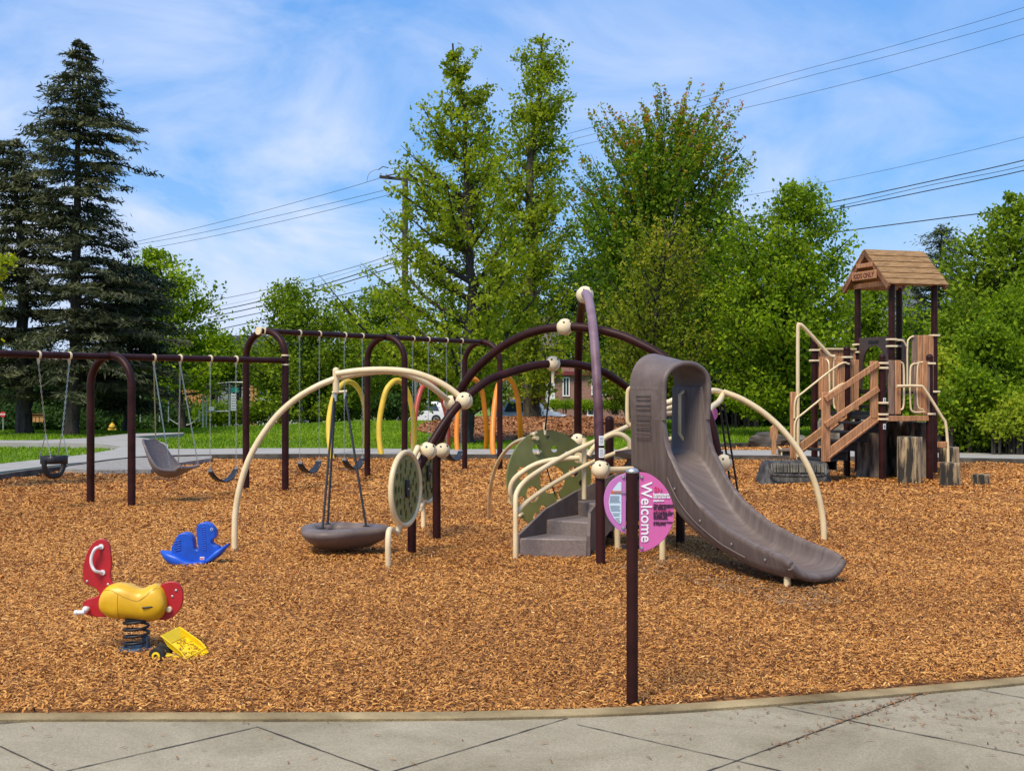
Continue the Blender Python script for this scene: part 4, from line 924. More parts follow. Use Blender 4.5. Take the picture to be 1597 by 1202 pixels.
for lb, mt, px, D in HP:
    n_ = len(px); pts = []
    for i, (x, y) in enumerate(px):
        if i in (0, n_-1): p = G(x, y); p.z = -.05
        else:
            f = i/(n_-1); Da = G(*px[0]).y; Db = G(*px[-1]).y; p = P(x, y, Da+(Db-Da)*f)
        pts.append(p)
    t = thing('metal_hoop', lb, 'hoop', ((pts[0].x+pts[-1].x)/2, pts[0].y, 0), group='coloured hoops on the far side of the chips')
    mb = MB(); mb.tube(pts, .062, 10, sm=4); mb.build('tube', M[mt], t)
    mb = MB(); 
    for p in (pts[0], pts[-1]): mb.lathe([(.09, 0), (.09, .03), (.0, .035)], (p.x, p.y, 0.01), n=14)
    mb.build_each('foot_collar', M['metal'], t)

# ---------------------------------------------------------------- the big climber with slide
af, ar = V(-.95, 12.42), V(1.85, 14.45); bf, br = V(-.79, 13.67), V(2.52, 12.28)
pf_, pb_ = V(.79, 11.70), V(.735, 14.55)
PS = thing('play_structure', 'maroon arched climber with cream balls, grey slide and green panels', 'play structure', (.8, 12.9, 0))
A_px = [(642, 866), (642.5, 800), (644, 765), (650, 735), (660, 716), (672, 693), (693.5, 659), (713, 633.5), (736, 612), (760, 594), (785, 584), (830, 571), (862, 567), (897, 568), (931, 576), (953, 587), (981, 607), (1010, 638), (1035, 672), (1051, 715), (1059, 760), (1061, 829)]
B_px = [(681, 843), (681, 790), (681, 718), (686, 687), (699, 653), (713, 619), (722, 602), (740, 578), (774, 547), (807, 527), (841, 515), (880, 510), (920, 512), (965, 522), (998, 536), (1032, 555), (1070, 587), (1100, 635), (1116, 690), (1123, 760), (1125, 869)]
def arch_pts(px, a, b): return [onplane(x, y, a, b) for x, y in px]
Ap = arch_pts(A_px, af, ar); Bp = arch_pts(B_px, bf, br)
# the third arch is seen almost edge-on: written from its feet, leaning very slightly
zT = 2.52; Cp = []
for k in range(25):
    a = PI*k/24; f = (1-math.cos(a))/2; z = zT*abs(math.sin(a))**.62
    x = pf_.x+(pb_.x-pf_.x)*f-.035*math.sin(a); Cp.append(V(x, pf_.y+(pb_.y-pf_.y)*f, z))
Cp[0].z = -.1; Cp[-1].z = -.1
for nm, pts, mt, rr in (('arch', Ap, M['steel'], .041), ('arch', Bp, M['steel'], .043)):
    pts[0].z = -.1; pts[-1].z = -.1; mb = MB(); mb.tube(pts, rr, 16, sm=4); mb.build(nm, mt, PS)
mb = MB(); mb.tube(Cp[:13], .043, 16, sm=3); mb.build('arch', M['worn_arch'], PS, label='tall arch, front half, faded towards the top')
mb = MB(); mb.tube(Cp[12:], .043, 16, sm=3); mb.build('arch', M['steel'], PS, label='tall arch, back half')
def joint(c, r, ax=(0, 0, 1)):
    mb = MB(); c = Vector(c); prof = [(r*math.sin(PI*i/14)*1.0, -r*math.cos(PI*i/14)) for i in range(15)]
    prof = [(max(a, .0001), b) for a, b in prof]; mb.lathe(prof, c, ax, n=24)
    z = Vector(ax).normalized(); s = z.orthogonal().normalized()
    b_ = mb.build('joint_ball', M['cream_plastic'], PS, angle=60)
    mb = MB()
    for k in range(4):
        a = k*PI/2+.5; d = (s*math.cos(a)+z.cross(s)*math.sin(a))*.62+z*.35+V(0, 0, .2)+V(0, -.3, 0); d.normalize()
        mb.lathe([(.012, 0), (.012, .003), (0, .003)], c+d*(r-.001), d, n=10)
    mb.build_each('socket', M['black'], b_)
    mb = MB(); w2 = z.cross(s); rr = [c+(s*.35+z*.94)*math.cos(2*PI*k/28)*(r+.0004)+w2*math.sin(2*PI*k/28)*(r+.0004) for k in range(29)]; mb.tube(rr, .0016, 5, cap=False); mb.build('seam', M['joint'], b_)
    return b_
JA1 = onplane(724, 625, af, ar); JB1 = onplane(703, 628, bf, br)
JA0 = onplane(668, 703, af, ar); JB0 = onplane(690, 702, bf, br)
JAt = onplane(862, 567, af, ar); JBt = onplane(881, 510, bf, br)
topc = Cp[12]+V(0, 0, -.01)
for c, r in ((JA1, .085), (JB1, .078), (JA0, .082), (JB0, .08), (JAt, .078), (JBt, .085), (topc, .088)): joint(c, r)
joint(P(937, 732, 11.7), .085); joint(P(901, 688, 14.4), .085); joint(onplane(1128, 722, bf, br), .085); joint(P(898, 700, 13.9), .06)
# stickers on the front post
for y0 in (687, 706):
    a = P(938, y0, 11.7-.05); mb = MB(); mb.box(a, (.045, .006, .085)); s_ = mb.build('sticker', M['white'], PS)
    mb = MB(); 
    for i in range(5): mb.box(a+V(0, -.004, .028-.013*i), (.034, .002, .005))
    mb.build('sticker_print', M['labelgrey'], s_)
# saucer boom: foot, arch to the T joint, twin tubes to the balls
LF = G(366, 861); TJ = P(524, 590, 12.8)
bm = [(366, 861), (366, 820), (369, 785), (377, 748), (390, 712), (408, 680), (433, 647), (464, 620), (497, 601), (524, 590)]
pts = [P(x, y, LF.y+(12.8-LF.y)*(i/(len(bm)-1))) for i, (x, y) in enumerate(bm)]; pts[0].z = -.1
mb = MB(); mb.tube(pts, .030, 14, sm=4); mb.build('boom_leg', M['cream'], PS)
for ctrl, end, ds in (([(524, 583), (560, 578), (600, 576.5), (640, 580), (672, 590), (700, 605)], JA1, 12.75), ([(530, 588), (565, 582), (600, 579), (632, 583), (665, 598), (688, 615)], JB1, 12.85)):
    pts = [P(x, y, ds+(end.y-ds)*(i/6)) for i, (x, y) in enumerate(ctrl)]+[end]; mb = MB(); mb.tube(pts, .031, 14, sm=4); mb.build('boom_tube', M['cream'], PS)
mb = MB(); mb.tube([P(524, 577, 12.8), P(524, 612, 12.8)], .032, 14); mb.ball(P(524, 578, 12.8), .034, 12); mb.tube([P(518, 612, 12.8), P(541, 610, 12.8)], .014, 10); mb.build('boom_joint', M['cream'], PS)
# rings with play wheels
e_ = Vector((.32, .947, 0)).normalized(); nrm = Vector((.947, -.32, 0)).normalized()
def play_ring(c, r, foot, armfrom, lab):
    pts = [c+e_*math.cos(2*PI*i/40)*r+V(0, 0, math.sin(2*PI*i/40)*r) for i in range(41)]
    mb = MB(); mb.tube(pts, .026, 12, cap=False)
    low = c+e_*(-.55*r)+V(0, 0, -.86*r)
    mb.tube([low+e_*.06+V(0, 0, -.015), low-e_*.02+V(0, 0, -.10), V(foot.x, foot.y, .33), V(foot.x, foot.y, -.1)], .026, 12, sm=5)
    up = c+e_*(.55*r)+V(0, 0, .82*r)
    mb.tube([up, up+e_*.05+V(.02, 0, .09), armfrom+V(-.1, 0, .02), armfrom], .027, 12, sm=5)
    rg = mb.build('wheel_ring', M['cream'], PS, label=lab)
    ri = r-.03
    out_ = [(math.cos(2*PI*i/48)*ri, math.sin(2*PI*i/48)*ri) for i in range(48)]
    holes = []
    for rr, n_, hr, ph in ((.78, 12, .034, 0), (.56, 9, .03, .3), (.36, 6, .024, .1)):
        for k in range(n_): a = 2*PI*k/n_+ph; holes.append([(math.cos(a)*rr*ri+math.cos(q*PI/5)*hr*.75, math.sin(a)*rr*ri+math.sin(q*PI/5)*hr*1.1*(1+.25*(k % 3 == 0))) for q in range(10)])
    mb = MB(); mb.holed(out_, holes, c, e_, (0, 0, 1), .016); dk = mb.build('wheel_disc', M['green'], PS)
    mb = MB(); mb.lathe([(ri*.97, -.03), (ri*.97, -.02)], c, nrm, n=40); mb.build('backing_disc', M['black'], dk)
    mb = MB(); mb.prism([(-.03, -.075), (.03, -.085), (.04, 0), (.03, .08), (-.03, .085), (-.042, 0)], c+nrm*.02, e_, (0, 0, 1), .02); mb.build('wheel_hub', M['black'], dk, bevel=.004)
    mb = MB()
    for a_, f_ in ((0, 0), (.4, .42), (1.6, .9), (2.5, .9), (3.6, .5), (4.2, .9), (5.2, .6), (5.9, .9), (.9, .9)): mb.lathe([(.009, 0), (.007, .006), (0, .008)], c+(e_*math.cos(a_)+V(0, 0, math.sin(a_)))*ri*f_+nrm*(.03 if f_ == 0 else .009), nrm, n=8)
    mb.build_each('bolt', M['metal'], dk)
play_ring(P(632.5, 762, 12.1), .335, G(606, 889), JA0, 'nearer ring')
play_ring(P(666, 738, 13.9), .31, G(660, 827), JB0, 'farther ring')
# green bent disc climber hung from the lower arch
gc = P(850, 745, 13.7); gr = .50
g1 = Vector((.80, .60, 0)).normalized(); upv = Vector((.0, .10, 1)).normalized()
def circ(c, r, n=20, sx=1): return [(c[0]+math.cos(2*PI*i/n)*r*sx, c[1]+math.sin(2*PI*i/n)*r) for i in range(n)]
# split along a leaning chord
def chord_clip(r, side):
    pts = []; a0 = R(107); a1 = R(-58)
    if side > 0: n_ = 26; return [(math.cos(a0+(a1-a0)*i/n_)*r, math.sin(a0+(a1-a0)*i/n_)*r) for i in range(n_+1)]
    a1 = R(-58+360); n_ = 34; return [(math.cos(a0+(a1-a0)*i/n_)*r, math.sin(a0+(a1-a0)*i/n_)*r) for i in range(n_+1)]
big = (.07, -.02); bigr = .145
def arcclip(side):
    # outline with the shared middle hole bitten out of the chord
    base = chord_clip(gr, side); A_, B_2 = Vector((math.cos(R(107))*gr, math.sin(R(107))*gr)), Vector((math.cos(R(-58))*gr, math.sin(R(-58))*gr))
    d = (B_2-A_); Ln = d.length; d.normalize(); c = Vector(big); t0 = (c-A_).dot(d); off = (c-A_-d*t0).length; hs_ = math.sqrt(max(bigr**2-off**2, .0001)); n2 = Vector((-d.y, d.x))
    sg = (c-A_).dot(n2); p0 = A_+d*(t0-hs_); p1 = A_+d*(t0+hs_)
    an0 = math.atan2(*(p1-c).yx); an1 = math.atan2(*(p0-c).yx)
    arc = []; n_ = 16
    if side > 0:
        while an1 < an0: an1 += 2*PI
    else:
        while an1 > an0: an1 -= 2*PI
    for i in range(n_+1):
        a = an0+(an1-an0)*i/n_; arc.append((c.x+math.cos(a)*bigr, c.y+math.sin(a)*bigr))
    return base+arc
for side, mt, hl in ((-1, 'green', [((-.30, .06), .07), ((-.03, -.33), .05), ((-.17, -.16), .085), ((-.31, -.22), .05), ((-.12, -.40), .045), ((-.12, .30), .055), ((.11, -.36), .03)]),
                     (1, 'green2', [((.10, .30), .035), ((.24, .24), .035), ((.31, .06), .055), ((.40, -.06), .035), ((.36, -.22), .07), ((.03, .42), .02), ((.25, -.36), .035)])):
    ol = arcclip(side); mb = MB()
    bend = .10*side
    ux = g1 if side < 0 else Vector((g1.x*math.cos(.35)+g1.y*math.sin(.35), g1.y*math.cos(.35)-g1.x*math.sin(.35), 0)).normalized()
    if side > 0: ux = Vector((.97, .24, 0)).normalized()
    mb.holed(ol, [circ(c, r, 14) for c, r in hl], gc, ux, upv, .02); mb.build('climbing_disc', M[mt], PS, bevel=0, label='left half of the disc climber' if side < 0 else 'right half of the disc climber')
mb = MB(); tpd = gc+upv*gr*.96+g1*(-.0); mb.tube([JAt, tpd], .009, 8); mb.build('rope', M['black'], PS)
mb = MB(); mb.tube([JAt+V(0, 0, -.06), JAt+V(0, 0, -.2)], .016, 10); mb.tube([tpd+V(0, 0, .1), tpd+V(0, 0, -.03)], .018, 10); pass
for q in ((-.15, .46), (-.09, .26), (.20, -.25), (-.33, -.37)): mb.ball(gc+g1*q[0]+upv*q[1]-V(.0, .03, 0), .022, 10); mb.beam(gc+g1*(q[0]-.04)+upv*q[1]-V(0, .02, 0), gc+g1*(q[0]+.04)+upv*(q[1]+.02)-V(0, .02, 0), .02, .02)
mb.build_each('rope_fitting', M['cream_plastic'], PS)
mb = MB(); mb.tube([gc+g1*.01+upv*.13-V(0, .03, 0), gc+g1*.13-upv*.17-V(0, .03, 0)], .008, 6); mb.build('rope', M['black'], PS)
# cream hoop from the ground behind to the disc, and the grab arc in front
gf = G(763, 812); mb = MB(); q = [(763, 812), (763, 790), (766, 755), (776, 722), (794, 697), (815, 685), (838, 683)]
pts = [P(x, y, gf.y+(13.55-gf.y)*(i/6)) for i, (x, y) in enumerate(q)]; pts[0].z = -.1; mb.tube(pts, .021, 12, sm=4); mb.build('grab_tube', M['cream'], PS)
mb = MB(); q = [(800, 780), (796, 768), (799, 752), (812, 738), (838, 723), (870, 716), (903, 714)]
mb.tube([P(x, y, 13.15-.06*math.sin(i/6*PI)+.0*i) for i, (x, y) in enumerate(q)], .027, 12, sm=4); mb.lathe([(.055, 0), (.055, .03)], P(903, 714, 13.2), (0, 1, 0), n=14); mb.lathe([(.05, 0), (.05, .03)], P(800, 780, 13.2), (0, 1, 0), n=14)
mb.build('grab_tube', M['cream'], PS)
# moulded spiral steps
E = [(V(.07, 12.33, 0), V(.70, 12.25, 0), .175), (V(.33, 12.72, 0), V(.72, 12.45, 0), .31), (V(.66, 13.2, 0), V(.86, 12.68, 0), .45), (V(1.05, 13.42, 0), V(1.0, 12.80, 0), .60), (V(1.35, 13.3, 0), V(1.12, 12.78, 0), .78), (V(1.6, 13.2, 0), V(1.2, 12.75, 0), .95)]
st = MB()
for i in range(len(E)-1):
    a, b, z = E[i]; c, d = E[i+1][0], E[i+1][1]; zb = max(0, z-.26) if i > 1 else -.03
    vs = [V(p.x, p.y, zb) for p in (a, b, d, c)]+[V(p.x, p.y, z) for p in (a, b, d, c)]
    st.add(vs, [(3, 2, 1, 0), (4, 5, 6, 7), (0, 1, 5, 4), (1, 2, 6, 5), (2, 3, 7, 6), (3, 0, 4, 7)])
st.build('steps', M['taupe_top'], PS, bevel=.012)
st = MB()
for side in (0, 1):
    pts = [e[side] for e in E]; zs = [e[2] for e in E]; outv = []
    n_ = len(pts)
    for i in range(n_-1):
        a, b = pts[i], pts[i+1]; d = (b-a).normalized(); s = Vector((d.y, -d.x, 0))*(-.028 if side == 0 else .028)
        za, zb_ = zs[i]+(.03 if i == 0 else .10), zs[i+1]+.10; lo_a, lo_b = (-.03, -.03) if i == 0 else (max(-.03, zs[i]-.33) if i > 1 else -.03, max(-.03, zs[i+1]-.33))
        vs = [V(a.x, a.y, lo_a), V(b.x, b.y, lo_b), V(b.x, b.y, zb_), V(a.x, a.y, za)]; vs += [p+s for p in vs]
        st.add(vs, [(0, 1, 2, 3), (7, 6, 5, 4), (0, 4, 5, 1), (1, 5, 6, 2), (2, 6, 7, 3), (3, 7, 4, 0)])
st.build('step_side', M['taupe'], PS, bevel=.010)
# handrails
HR = G(804, 875)
mb = MB(); q = [(804, 875, 12.0), (804, 830, 12.0), (804, 785, 12.05), (806, 768, 12.1), (816, 753, 12.2), (835, 738, 12.35), (880, 711, 12.7), (930, 687, 12.95), (985, 662, 13.1), (1033, 640, 13.2), (1061, 632, 13.2), (1092, 630, 13.2)]
pts = [P(*a) for a in q]; pts[0].z = -.1; mb.tube(pts, .024, 12, sm=3); mb.build('handrail', M['cream'], PS)
mb = MB(); q = [(806, 800, 12.1), (820, 784, 12.2), (850, 762, 12.45), (890, 738, 12.75), (930, 718, 12.95), (985, 697, 13.1), (1033, 652, 13.3), (1061, 643, 13.3)]
mb.tube([P(*a) for a in q[:6]], .022, 12, sm=3); mb.build('handrail', M['cream'], PS); mb = MB(); mb.tube([P(911, 683, 12.9), P(911, 778, 12.9)], .024, 12); mb.build('rail_post', M['cream'], PS)
mb = MB(); q = [(918, 710, 12.8), (928, 696, 12.8), (948, 680, 12.8), (966, 677, 12.8), (980, 686, 12.8), (984, 700, 12.8)]; mb.tube([P(*a) for a in q], .026, 12, sm=4)
mb.tube([P(985, 622, 13.6), P(1033, 629, 13.4), P(1061, 619, 13.4), P(1090, 612, 13.4), P(1114, 609, 13.5), P(1128, 613, 13.6)], .03, 12, sm=3); mb.tube([P(1033, 646, 13.5), P(1061, 643, 13.5), P(1090, 641, 13.5)], .026, 12); mb.tube([P(1036, 686, 13.3), P(1062, 682, 13.3), P(1090, 680, 13.3)], .026, 12)
mb.build_each('guard_rail', M['cream'], PS)
mb = MB(); q = [(987, 603), (980, 608), (978.5, 622), (978.5, 650), (980, 660), (987, 665)]; mb.tube([P(x, y, 12.05) for x, y in q], .02, 10, sm=3); mb.build('grab_handle', M['cream'], PS)
mb = MB(); mb.tube([P(945, 733, 11.75), P(986, 732, 11.95)], .03, 12); mb.build('brace', M['cream'], PS)
# short posts, deck
for x, yt, D in ((950.5, 655, 13.5), (1061, 700, 13.1)):
    p = P(x, yt, D); mb = MB(); mb.tube([V(p.x, D, -.1), p], .045, 14); mb.ball(p, .046, 14); mb.build('post', M['steel'], PS)
mb = MB(); dp = [(1.0, 12.75), (1.12, 12.02), (1.6, 12.30), (2.05, 12.75), (1.95, 13.35), (1.3, 13.45)]; mb.prism(dp, (0, 0, .945), (1, 0, 0), (0, 1, 0), .05); mb.build('deck', M['steel'], PS, bevel=.008)
for x, y, D in ((963, 862, 0), (1033, 881, 0)):
    p = G(x, y); mb = MB(); mb.tube([V(p.x, p.y, -.1), V(p.x, p.y, .62)], .028, 12); mb.build('slide_leg', M['cream'], PS)
# the slide
so = V(1.09, 12.0, 0); sdv = Vector((.55, -.83, 0)).normalized(); spv = Vector((.83, .55, 0)).normalized(); SW = .52
rimz = ([0, .40, .43, .47, .50, .545, .60, .71, .92, 1.24, 1.62, 1.95, 2.03], [1.60, 1.60, 1.42, 1.22, 1.10, 1.01, .94, .78, .60, .43, .32, .255, .215])
bedz = ([0, .28, .40, .50, .60, .72, .85, 1.0, 1.24, 1.55, 1.85, 2.03], [.975, .97, .93, .85, .74, .60, .47, .36, .24, .155, .12, .115])
botz = ([0, .15, .3, .45, .60, .83, 1.16, 1.51, 1.85, 2.03], [.80, .78, .72, .62, .47, .33, .20, .115, .075, .085])
def si(tab, s):
    return float(np.interp(s, tab[0], tab[1]))
def ssm(tab, s, h=.05):
    return sum(si(tab, min(max(s+k*h/3, 0), 2.03))*w_ for k, w_ in ((-3, .1), (-2, .15), (-1, .15), (0, .2), (1, .15), (2, .15), (3, .1)))
def sec(s):
    r = si(rimz, s) if s < .56 else ssm(rimz, s); b = ssm(bedz, s); u = ssm(botz, s, .08); W = SW/2; th = .026
    fl = .0 if s < 1.0 else .03*(s-1.0); o = so+sdv*s+spv*W
    W2 = W+fl
    pr = [(-W2+.075, u), (-W2+.03, u+.02), (-W2+.0, u+.08), (-W2-.012, r-.05), (-W2-.022, r-.022), (-W2-.012, r), (-W2+.012, r+.006), (-W2+th+.004, r-.008), (-W2+th+.008, r-.04), (-W2+.045, b+.06), (-W2+.075, b+.018), (-W2+.13, b), (0, b-.006)]
    full = pr+[(-x, z) for x, z in reversed(pr[:-1])]
    return [o+spv*x+V(0, 0, z) for x, z in full]
ss = [0, .1, .2, .28, .34, .40, .42, .44, .455, .47, .485, .50, .52, .545, .57, .60, .65, .71, .78, .85, .92, 1.0, 1.1, 1.24, 1.38, 1.5, 1.62, 1.75, 1.87, 1.95, 2.0, 2.03]
mb = MB(); rows = [sec(s) for s in ss]; k = len(rows[0]); vs = [p for r_ in rows for p in r_]
fs = [(i*k+j, (i+1)*k+j, (i+1)*k+(j+1) % k, i*k+(j+1) % k) for i in range(len(rows)-1) for j in range(k)]
fs += [tuple(range(k))[::-1], tuple((len(rows)-1)*k+j for j in range(k))]
mb.add(vs, fs)
e = so+sdv*2.03+spv*SW/2; bz = ssm(bedz, 2.03)            # rounded exit lip
mb.tube([e+spv*x+V(0, 0, bz-.03+.10*abs(x/.29)**3)+sdv*(.035*(1-(x/.29)**2)) for x in [-.29+.58*i/16 for i in range(17)]], .034, 12)
M['chute'] = mat('scuffed_taupe_chute', (.14, .108, .096), .45, 0, .1, 3, .05, 60, spec=.2, stretch=(.8, 14, .8), col2=(.19, .153, .138), contrast=(.38, .74), rot=(0, 0, -math.atan2(sdv.y, sdv.x)))
sl = mb.build('slide', M['chute'], PS, angle=50)
mb = MB()
for s in (.62, .95, 1.35, 1.75):
    zz_b = (ssm(rimz, s)+ssm(botz, s))/2; a = so+sdv*s+spv*(-.016-(.03*(s-1) if s > 1 else 0))+V(0, 0, zz_b+.02); mb.lathe([(.011, 0), (.011, .003), (.006, .006), (0, .006)], a, -spv, n=8)
mb.build_each('bolt', M['metal'], sl)
# hood over the entry
hd = MB(); n1_, n2_ = 10, 20
def hood(off):
    def fn(u, v):
        s = .46*u; zc = 1.60; h = (.30-.085*u)+off; o = so+sdv*s+spv*SW/2
        if .2 <= v <= .8:
            a = PI*(v-.2)/.6; W = SW/2+.016+off; return o+spv*(-math.cos(a)*W)+V(0, 0, zc+max(0, math.sin(a))**.9*h)
        f = v/.2 if v < .2 else (1-v)/.2; z = 1.12+(1.60-1.12)*f; W = SW/2-.006+.022*min(1, f*1.7)+off
        return o+spv*(-W if v < .2 else W)+V(0, 0, z)
    return fn
n2_ = 40
hd.grid(hood(0), n1_, n2_); b0 = len(hd.v)
hd.grid(hood(-.03), n1_, n2_)
w0 = n2_+1
for j in range(n2_):
    hd.f.append((n1_*w0+j, n1_*w0+j+1, b0+n1_*w0+j+1, b0+n1_*w0+j)); hd.m.append(0); hd.f.append((j, b0+j, b0+j+1, j+1)); hd.m.append(0)
fr = [hood(-.012)(1, .16+.68*j/40) for j in range(41)]
lw = [so+sdv*.452+spv*(SW/2-(SW/2-.003)*1)+V(0, 0, z) for z in (1.30, 1.45)]; rw = [so+sdv*.452+spv*(SW/2+(SW/2-.003))+V(0, 0, z) for z in (1.45, 1.30)]
hd.tube([lw[0]]+fr+[rw[1]], .026, 10)
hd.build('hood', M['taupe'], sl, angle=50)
mb = MB()
for i in range(5):       # moulded ribs low on the outer side panel
    z = 1.52-.085*i; a = so+sdv*.10+V(0, 0, z)-spv*.028; b = so+sdv*.30+V(0, 0, z)-spv*.028; c = V(0, 0, -.035)
    mb.tube([a, b, b+c, a+c, a], .0045, 6)
mb.build('panel_ribs', M['taupe'], sl)
mb = MB(); mb.tube([so+sdv*s+spv*(-.014-(.03*(s-1) if s > 1 else 0)-.002)+V(0, 0, (ssm(rimz, s)+ssm(botz, s))/2-.03+(.0 if s > .6 else (.6-s)*.2)) for s in [.52+.1*i for i in range(11)]], .006, 6, sm=2); mb.build('moulded_seam', M['taupe'], sl)
mb = MB(); hx = so+spv*(SW-.03)+sdv*.16
mb.tube([hx+V(0, 0, 1.55), hx+V(0, 0, 1.55)-spv*.05+V(0, 0, -.03), hx-spv*.05+V(0, 0, 1.16), hx+V(0, 0, 1.10)], .016, 10); mb.build('grab_handle', M['cream'], sl)
lg = G(1230, 918); mb = MB(); mb.tube([V(lg.x, lg.y+.05, -.1), V(lg.x, lg.y+.05, .13)], .028, 12); mb.build('slide_leg', M['cream'], PS)
# right boom and its ropes
RF = G(1285, 846); q = [(1285, 846), (1284, 815), (1277, 775), (1265, 738), (1246, 703), (1220, 670), (1190, 643), (1158, 623), (1128, 611)]
pts = [P(x, y, RF.y+.1*i/8) for i, (x, y) in enumerate(q)]; pts[0].z = -.1; mb = MB(); mb.tube(pts, .031, 14, sm=4); mb.build('boom_leg', M['cream'], PS)
mb = MB(); mb.tube([P(1128, 612, 13.6), P(1122, 625, 13.4), P(1110, 635, 13.1), P(1100, 648, 12.7)], .03, 12, sm=4); mb.build('boom_tube', M['cream'], PS)
mb = MB(); a = P(1109, 645, 13.3); mb.lathe([(.03, 0), (.075, .004), (.075, .016), (.03, .02)], a, (.5, -.85, 0), n=20); mb.build('rope_tag', M['pink'], PS)
for (xa, ya, xb, yb) in ((1123, 632, 1140, 765), (1129, 630, 1152, 775)):
    mb = MB(); mb.tube([P(xa, ya, 13.5), P(xb, yb, 13.9)], .011, 8); mb.build('rope', M['black'], PS)
mb = MB()
for i in range(7): mb.tube([P(1123+17*i/8+1, 632+133*i/8+8, 13.55), P(1129+23*i/8, 630+145*i/8+8, 13.6)], .006, 6)
mb.build_each('rope_rung', M['black'], PS)

# hanging saucer swing
cs = P(533, 0, 12.35); t = thing('saucer_swing', 'grey moulded saucer swing on black ropes under the cream boom', 'saucer swing', (cs.x, 12.35, 0))
def rad(a): return 1+.13*math.cos(3*(a-.18))-.02*math.cos(a)
prof = [(.001, .085), (.16, .085), (.25, .10), (.35, .16), (.405, .215), (.415, .245), (.405, .268), (.36, .285), (.30, .288), (.255, .275), (.24, .24), (.22, .18), (.10, .165), (.001, .16)]
mb = MB(); ca = Vector((cs.x, 12.35, 0)); n_ = 48; vs = []
for r, h in prof:
    for j in range(n_):
        a = 2*PI*j/n_; vs.append(ca+Vector((math.cos(a)*r*rad(a)*1.02, math.sin(a)*r*rad(a)*1.05, h)))
mb.add(vs, [(i*n_+j, i*n_+(j+1) % n_, (i+1)*n_+(j+1) % n_, (i+1)*n_+j) for i in range(len(prof)-1) for j in range(n_)])
mb.build('saucer', M['taupe'], t, angle=60)
for (x1, y1, x2, y2, dD) in ((521, 618, 503, 815, -.20), (523, 618, 511, 812, .18), (538, 614, 571, 816, -.02)):
    b = P(x2, y2, 12.35+dD); b.z = .285; b.x = (x2-CX)/F*b.y
    mb = MB(); mb.tube([P(x1, y1, 12.8), b], .0115, 8); mb.build('rope', M['black'], t)
    mb = MB(); mb.tube([P(x1, y1-6, 12.8), P(x1, y1+8, 12.79)], .014, 8); mb.build('rope_sleeve', M['metal'], t)
    mb = MB(); mb.lathe([(.03, 0), (.03, .008), (0, .01)], b, n=10); mb.build('rope_anchor', M['black'], t)

# ---------------------------------------------------------------- playhouse with roof, written along its own deck axes
PH0 = G(1376, 752); PH = thing('playhouse', 'brown plank playhouse with shingled gable roof and stairs', 'playhouse', PH0, math.atan2(.32, .95), local=True)
XU = [0, .93, 1.82]; YV = [0, 1.05, 2.10]; r_ = .058
posts = [(0, 0, 2.08), (.93, 0, 2.08), (0, 1.05, 2.24), (0, 2.10, 2.40), (.91, 1.05, 3.42), (.91, 2.10, 3.42), (1.80, 1.05, 3.42), (1.80, 2.10, 3.42)]
for x, y, z in posts:
    mb = MB(); mb.tube([(x, y, -.1), (x, y, z)], r_, 16)
    if z < 3: mb.ball((x, y, z), r_+.004, 16)
    mb.build('post', M['steel'], PH)
mb = MB()
for x, y, zz in ((0, 0, (1.98, 1.90, 1.32, 1.13, 1.05)), (.93, 0, (1.98, 1.13)), (0, 1.05, (2.10,)), (0, 2.10, (2.25, 2.06)), (.91, 2.10, (2.36, 2.22)), (1.8, 1.05, (2.5, 1.5)), (1.8, 2.1, (2.46, 2.34)), (.91, 1.05, (2.42, 2.3))):
    for z in zz: mb.box((x, y, z), (.15, .15, .035))
mb.build_each('post_clamp', M['cream_plastic'], PH, bevel=.008)
for z in (1.36, .93):
    mb = MB(); mb.box((-.0, -r_-.004, z), (.05, .006, .09)); s_ = mb.build('sticker', M['white'], PH)
    mb = MB(); mb.box((0, -r_-.009, z), (.03, .003, .06)); mb.build('sticker_print', M['labelgrey'], s_)
# decks
for x0, x1, y0, y1, z in ((0, .93, 0, 1.05, 1.09), (0, .91, 1.05, 2.1, 1.15), (.91, 1.8, 1.05, 2.1, 1.52)):
    mb = MB(); mb.box(((x0+x1)/2, (y0+y1)/2, z-.03), (x1-x0-.10, y1-y0-.10, .06)); mb.build('deck', M['stepblack'], PH)
mb = MB(); mb.box((.465, -.03, 1.06), (.84, .035, .09)); mb.build('deck_trim', M['tan'], PH, bevel=.006)
def planks(axis, fixed, items, z0, z1, cols):
    for (c, w_), mt in zip(items, cols):
        mb = MB(); d = (w_, .035, z1-z0) if axis == 'x' else (.035, w_, z1-z0); pos = (c, fixed, (z0+z1)/2) if axis == 'x' else (fixed, c, (z0+z1)/2)
        mb.box(pos, d); mb.build('plank', M[mt], PH, bevel=.008)
planks('x', -.03, [(.15, .11), (.28, .11)], 1.13, 2.03, ['tan2', 'tan'])
planks('x', -.03, [(.62, .05), (.70, .085), (.80, .10), (.88, .06)], 1.13, 2.02, ['tan2', 'tan', 'tan', 'tan2'])
planks('y', -.0, [(1.19, .12), (1.33, .12), (1.47, .12)], 1.18, 2.12, ['tan', 'tan'])
planks('y', -.0, [(1.72, .12), (1.86, .12), (1.99, .11)], 1.18, 2.12, ['tan', 'tan'])
planks('x', 2.10, [(.12+.105*i, .095) for i in range(8)], 1.25, 2.28, ['tan', 'tan2', 'tan', 'tan', 'tan', 'tan', 'tan2', 'tan'])
planks('x', 1.10, [(.10, .10), (.22, .10)], 1.18, 2.06, ['tan', 'tan'])
planks('y', 1.80, [(1.20, .10), (1.32, .10), (1.44, .10)], 1.55, 2.52, ['tan', 'tan', 'tan'])
planks('x', 1.03, [(1.36, .10), (1.48, .10), (1.60, .10), (1.71, .10)], 1.50, 2.50, ['tan2', 'tan', 'tan', 'tan'])
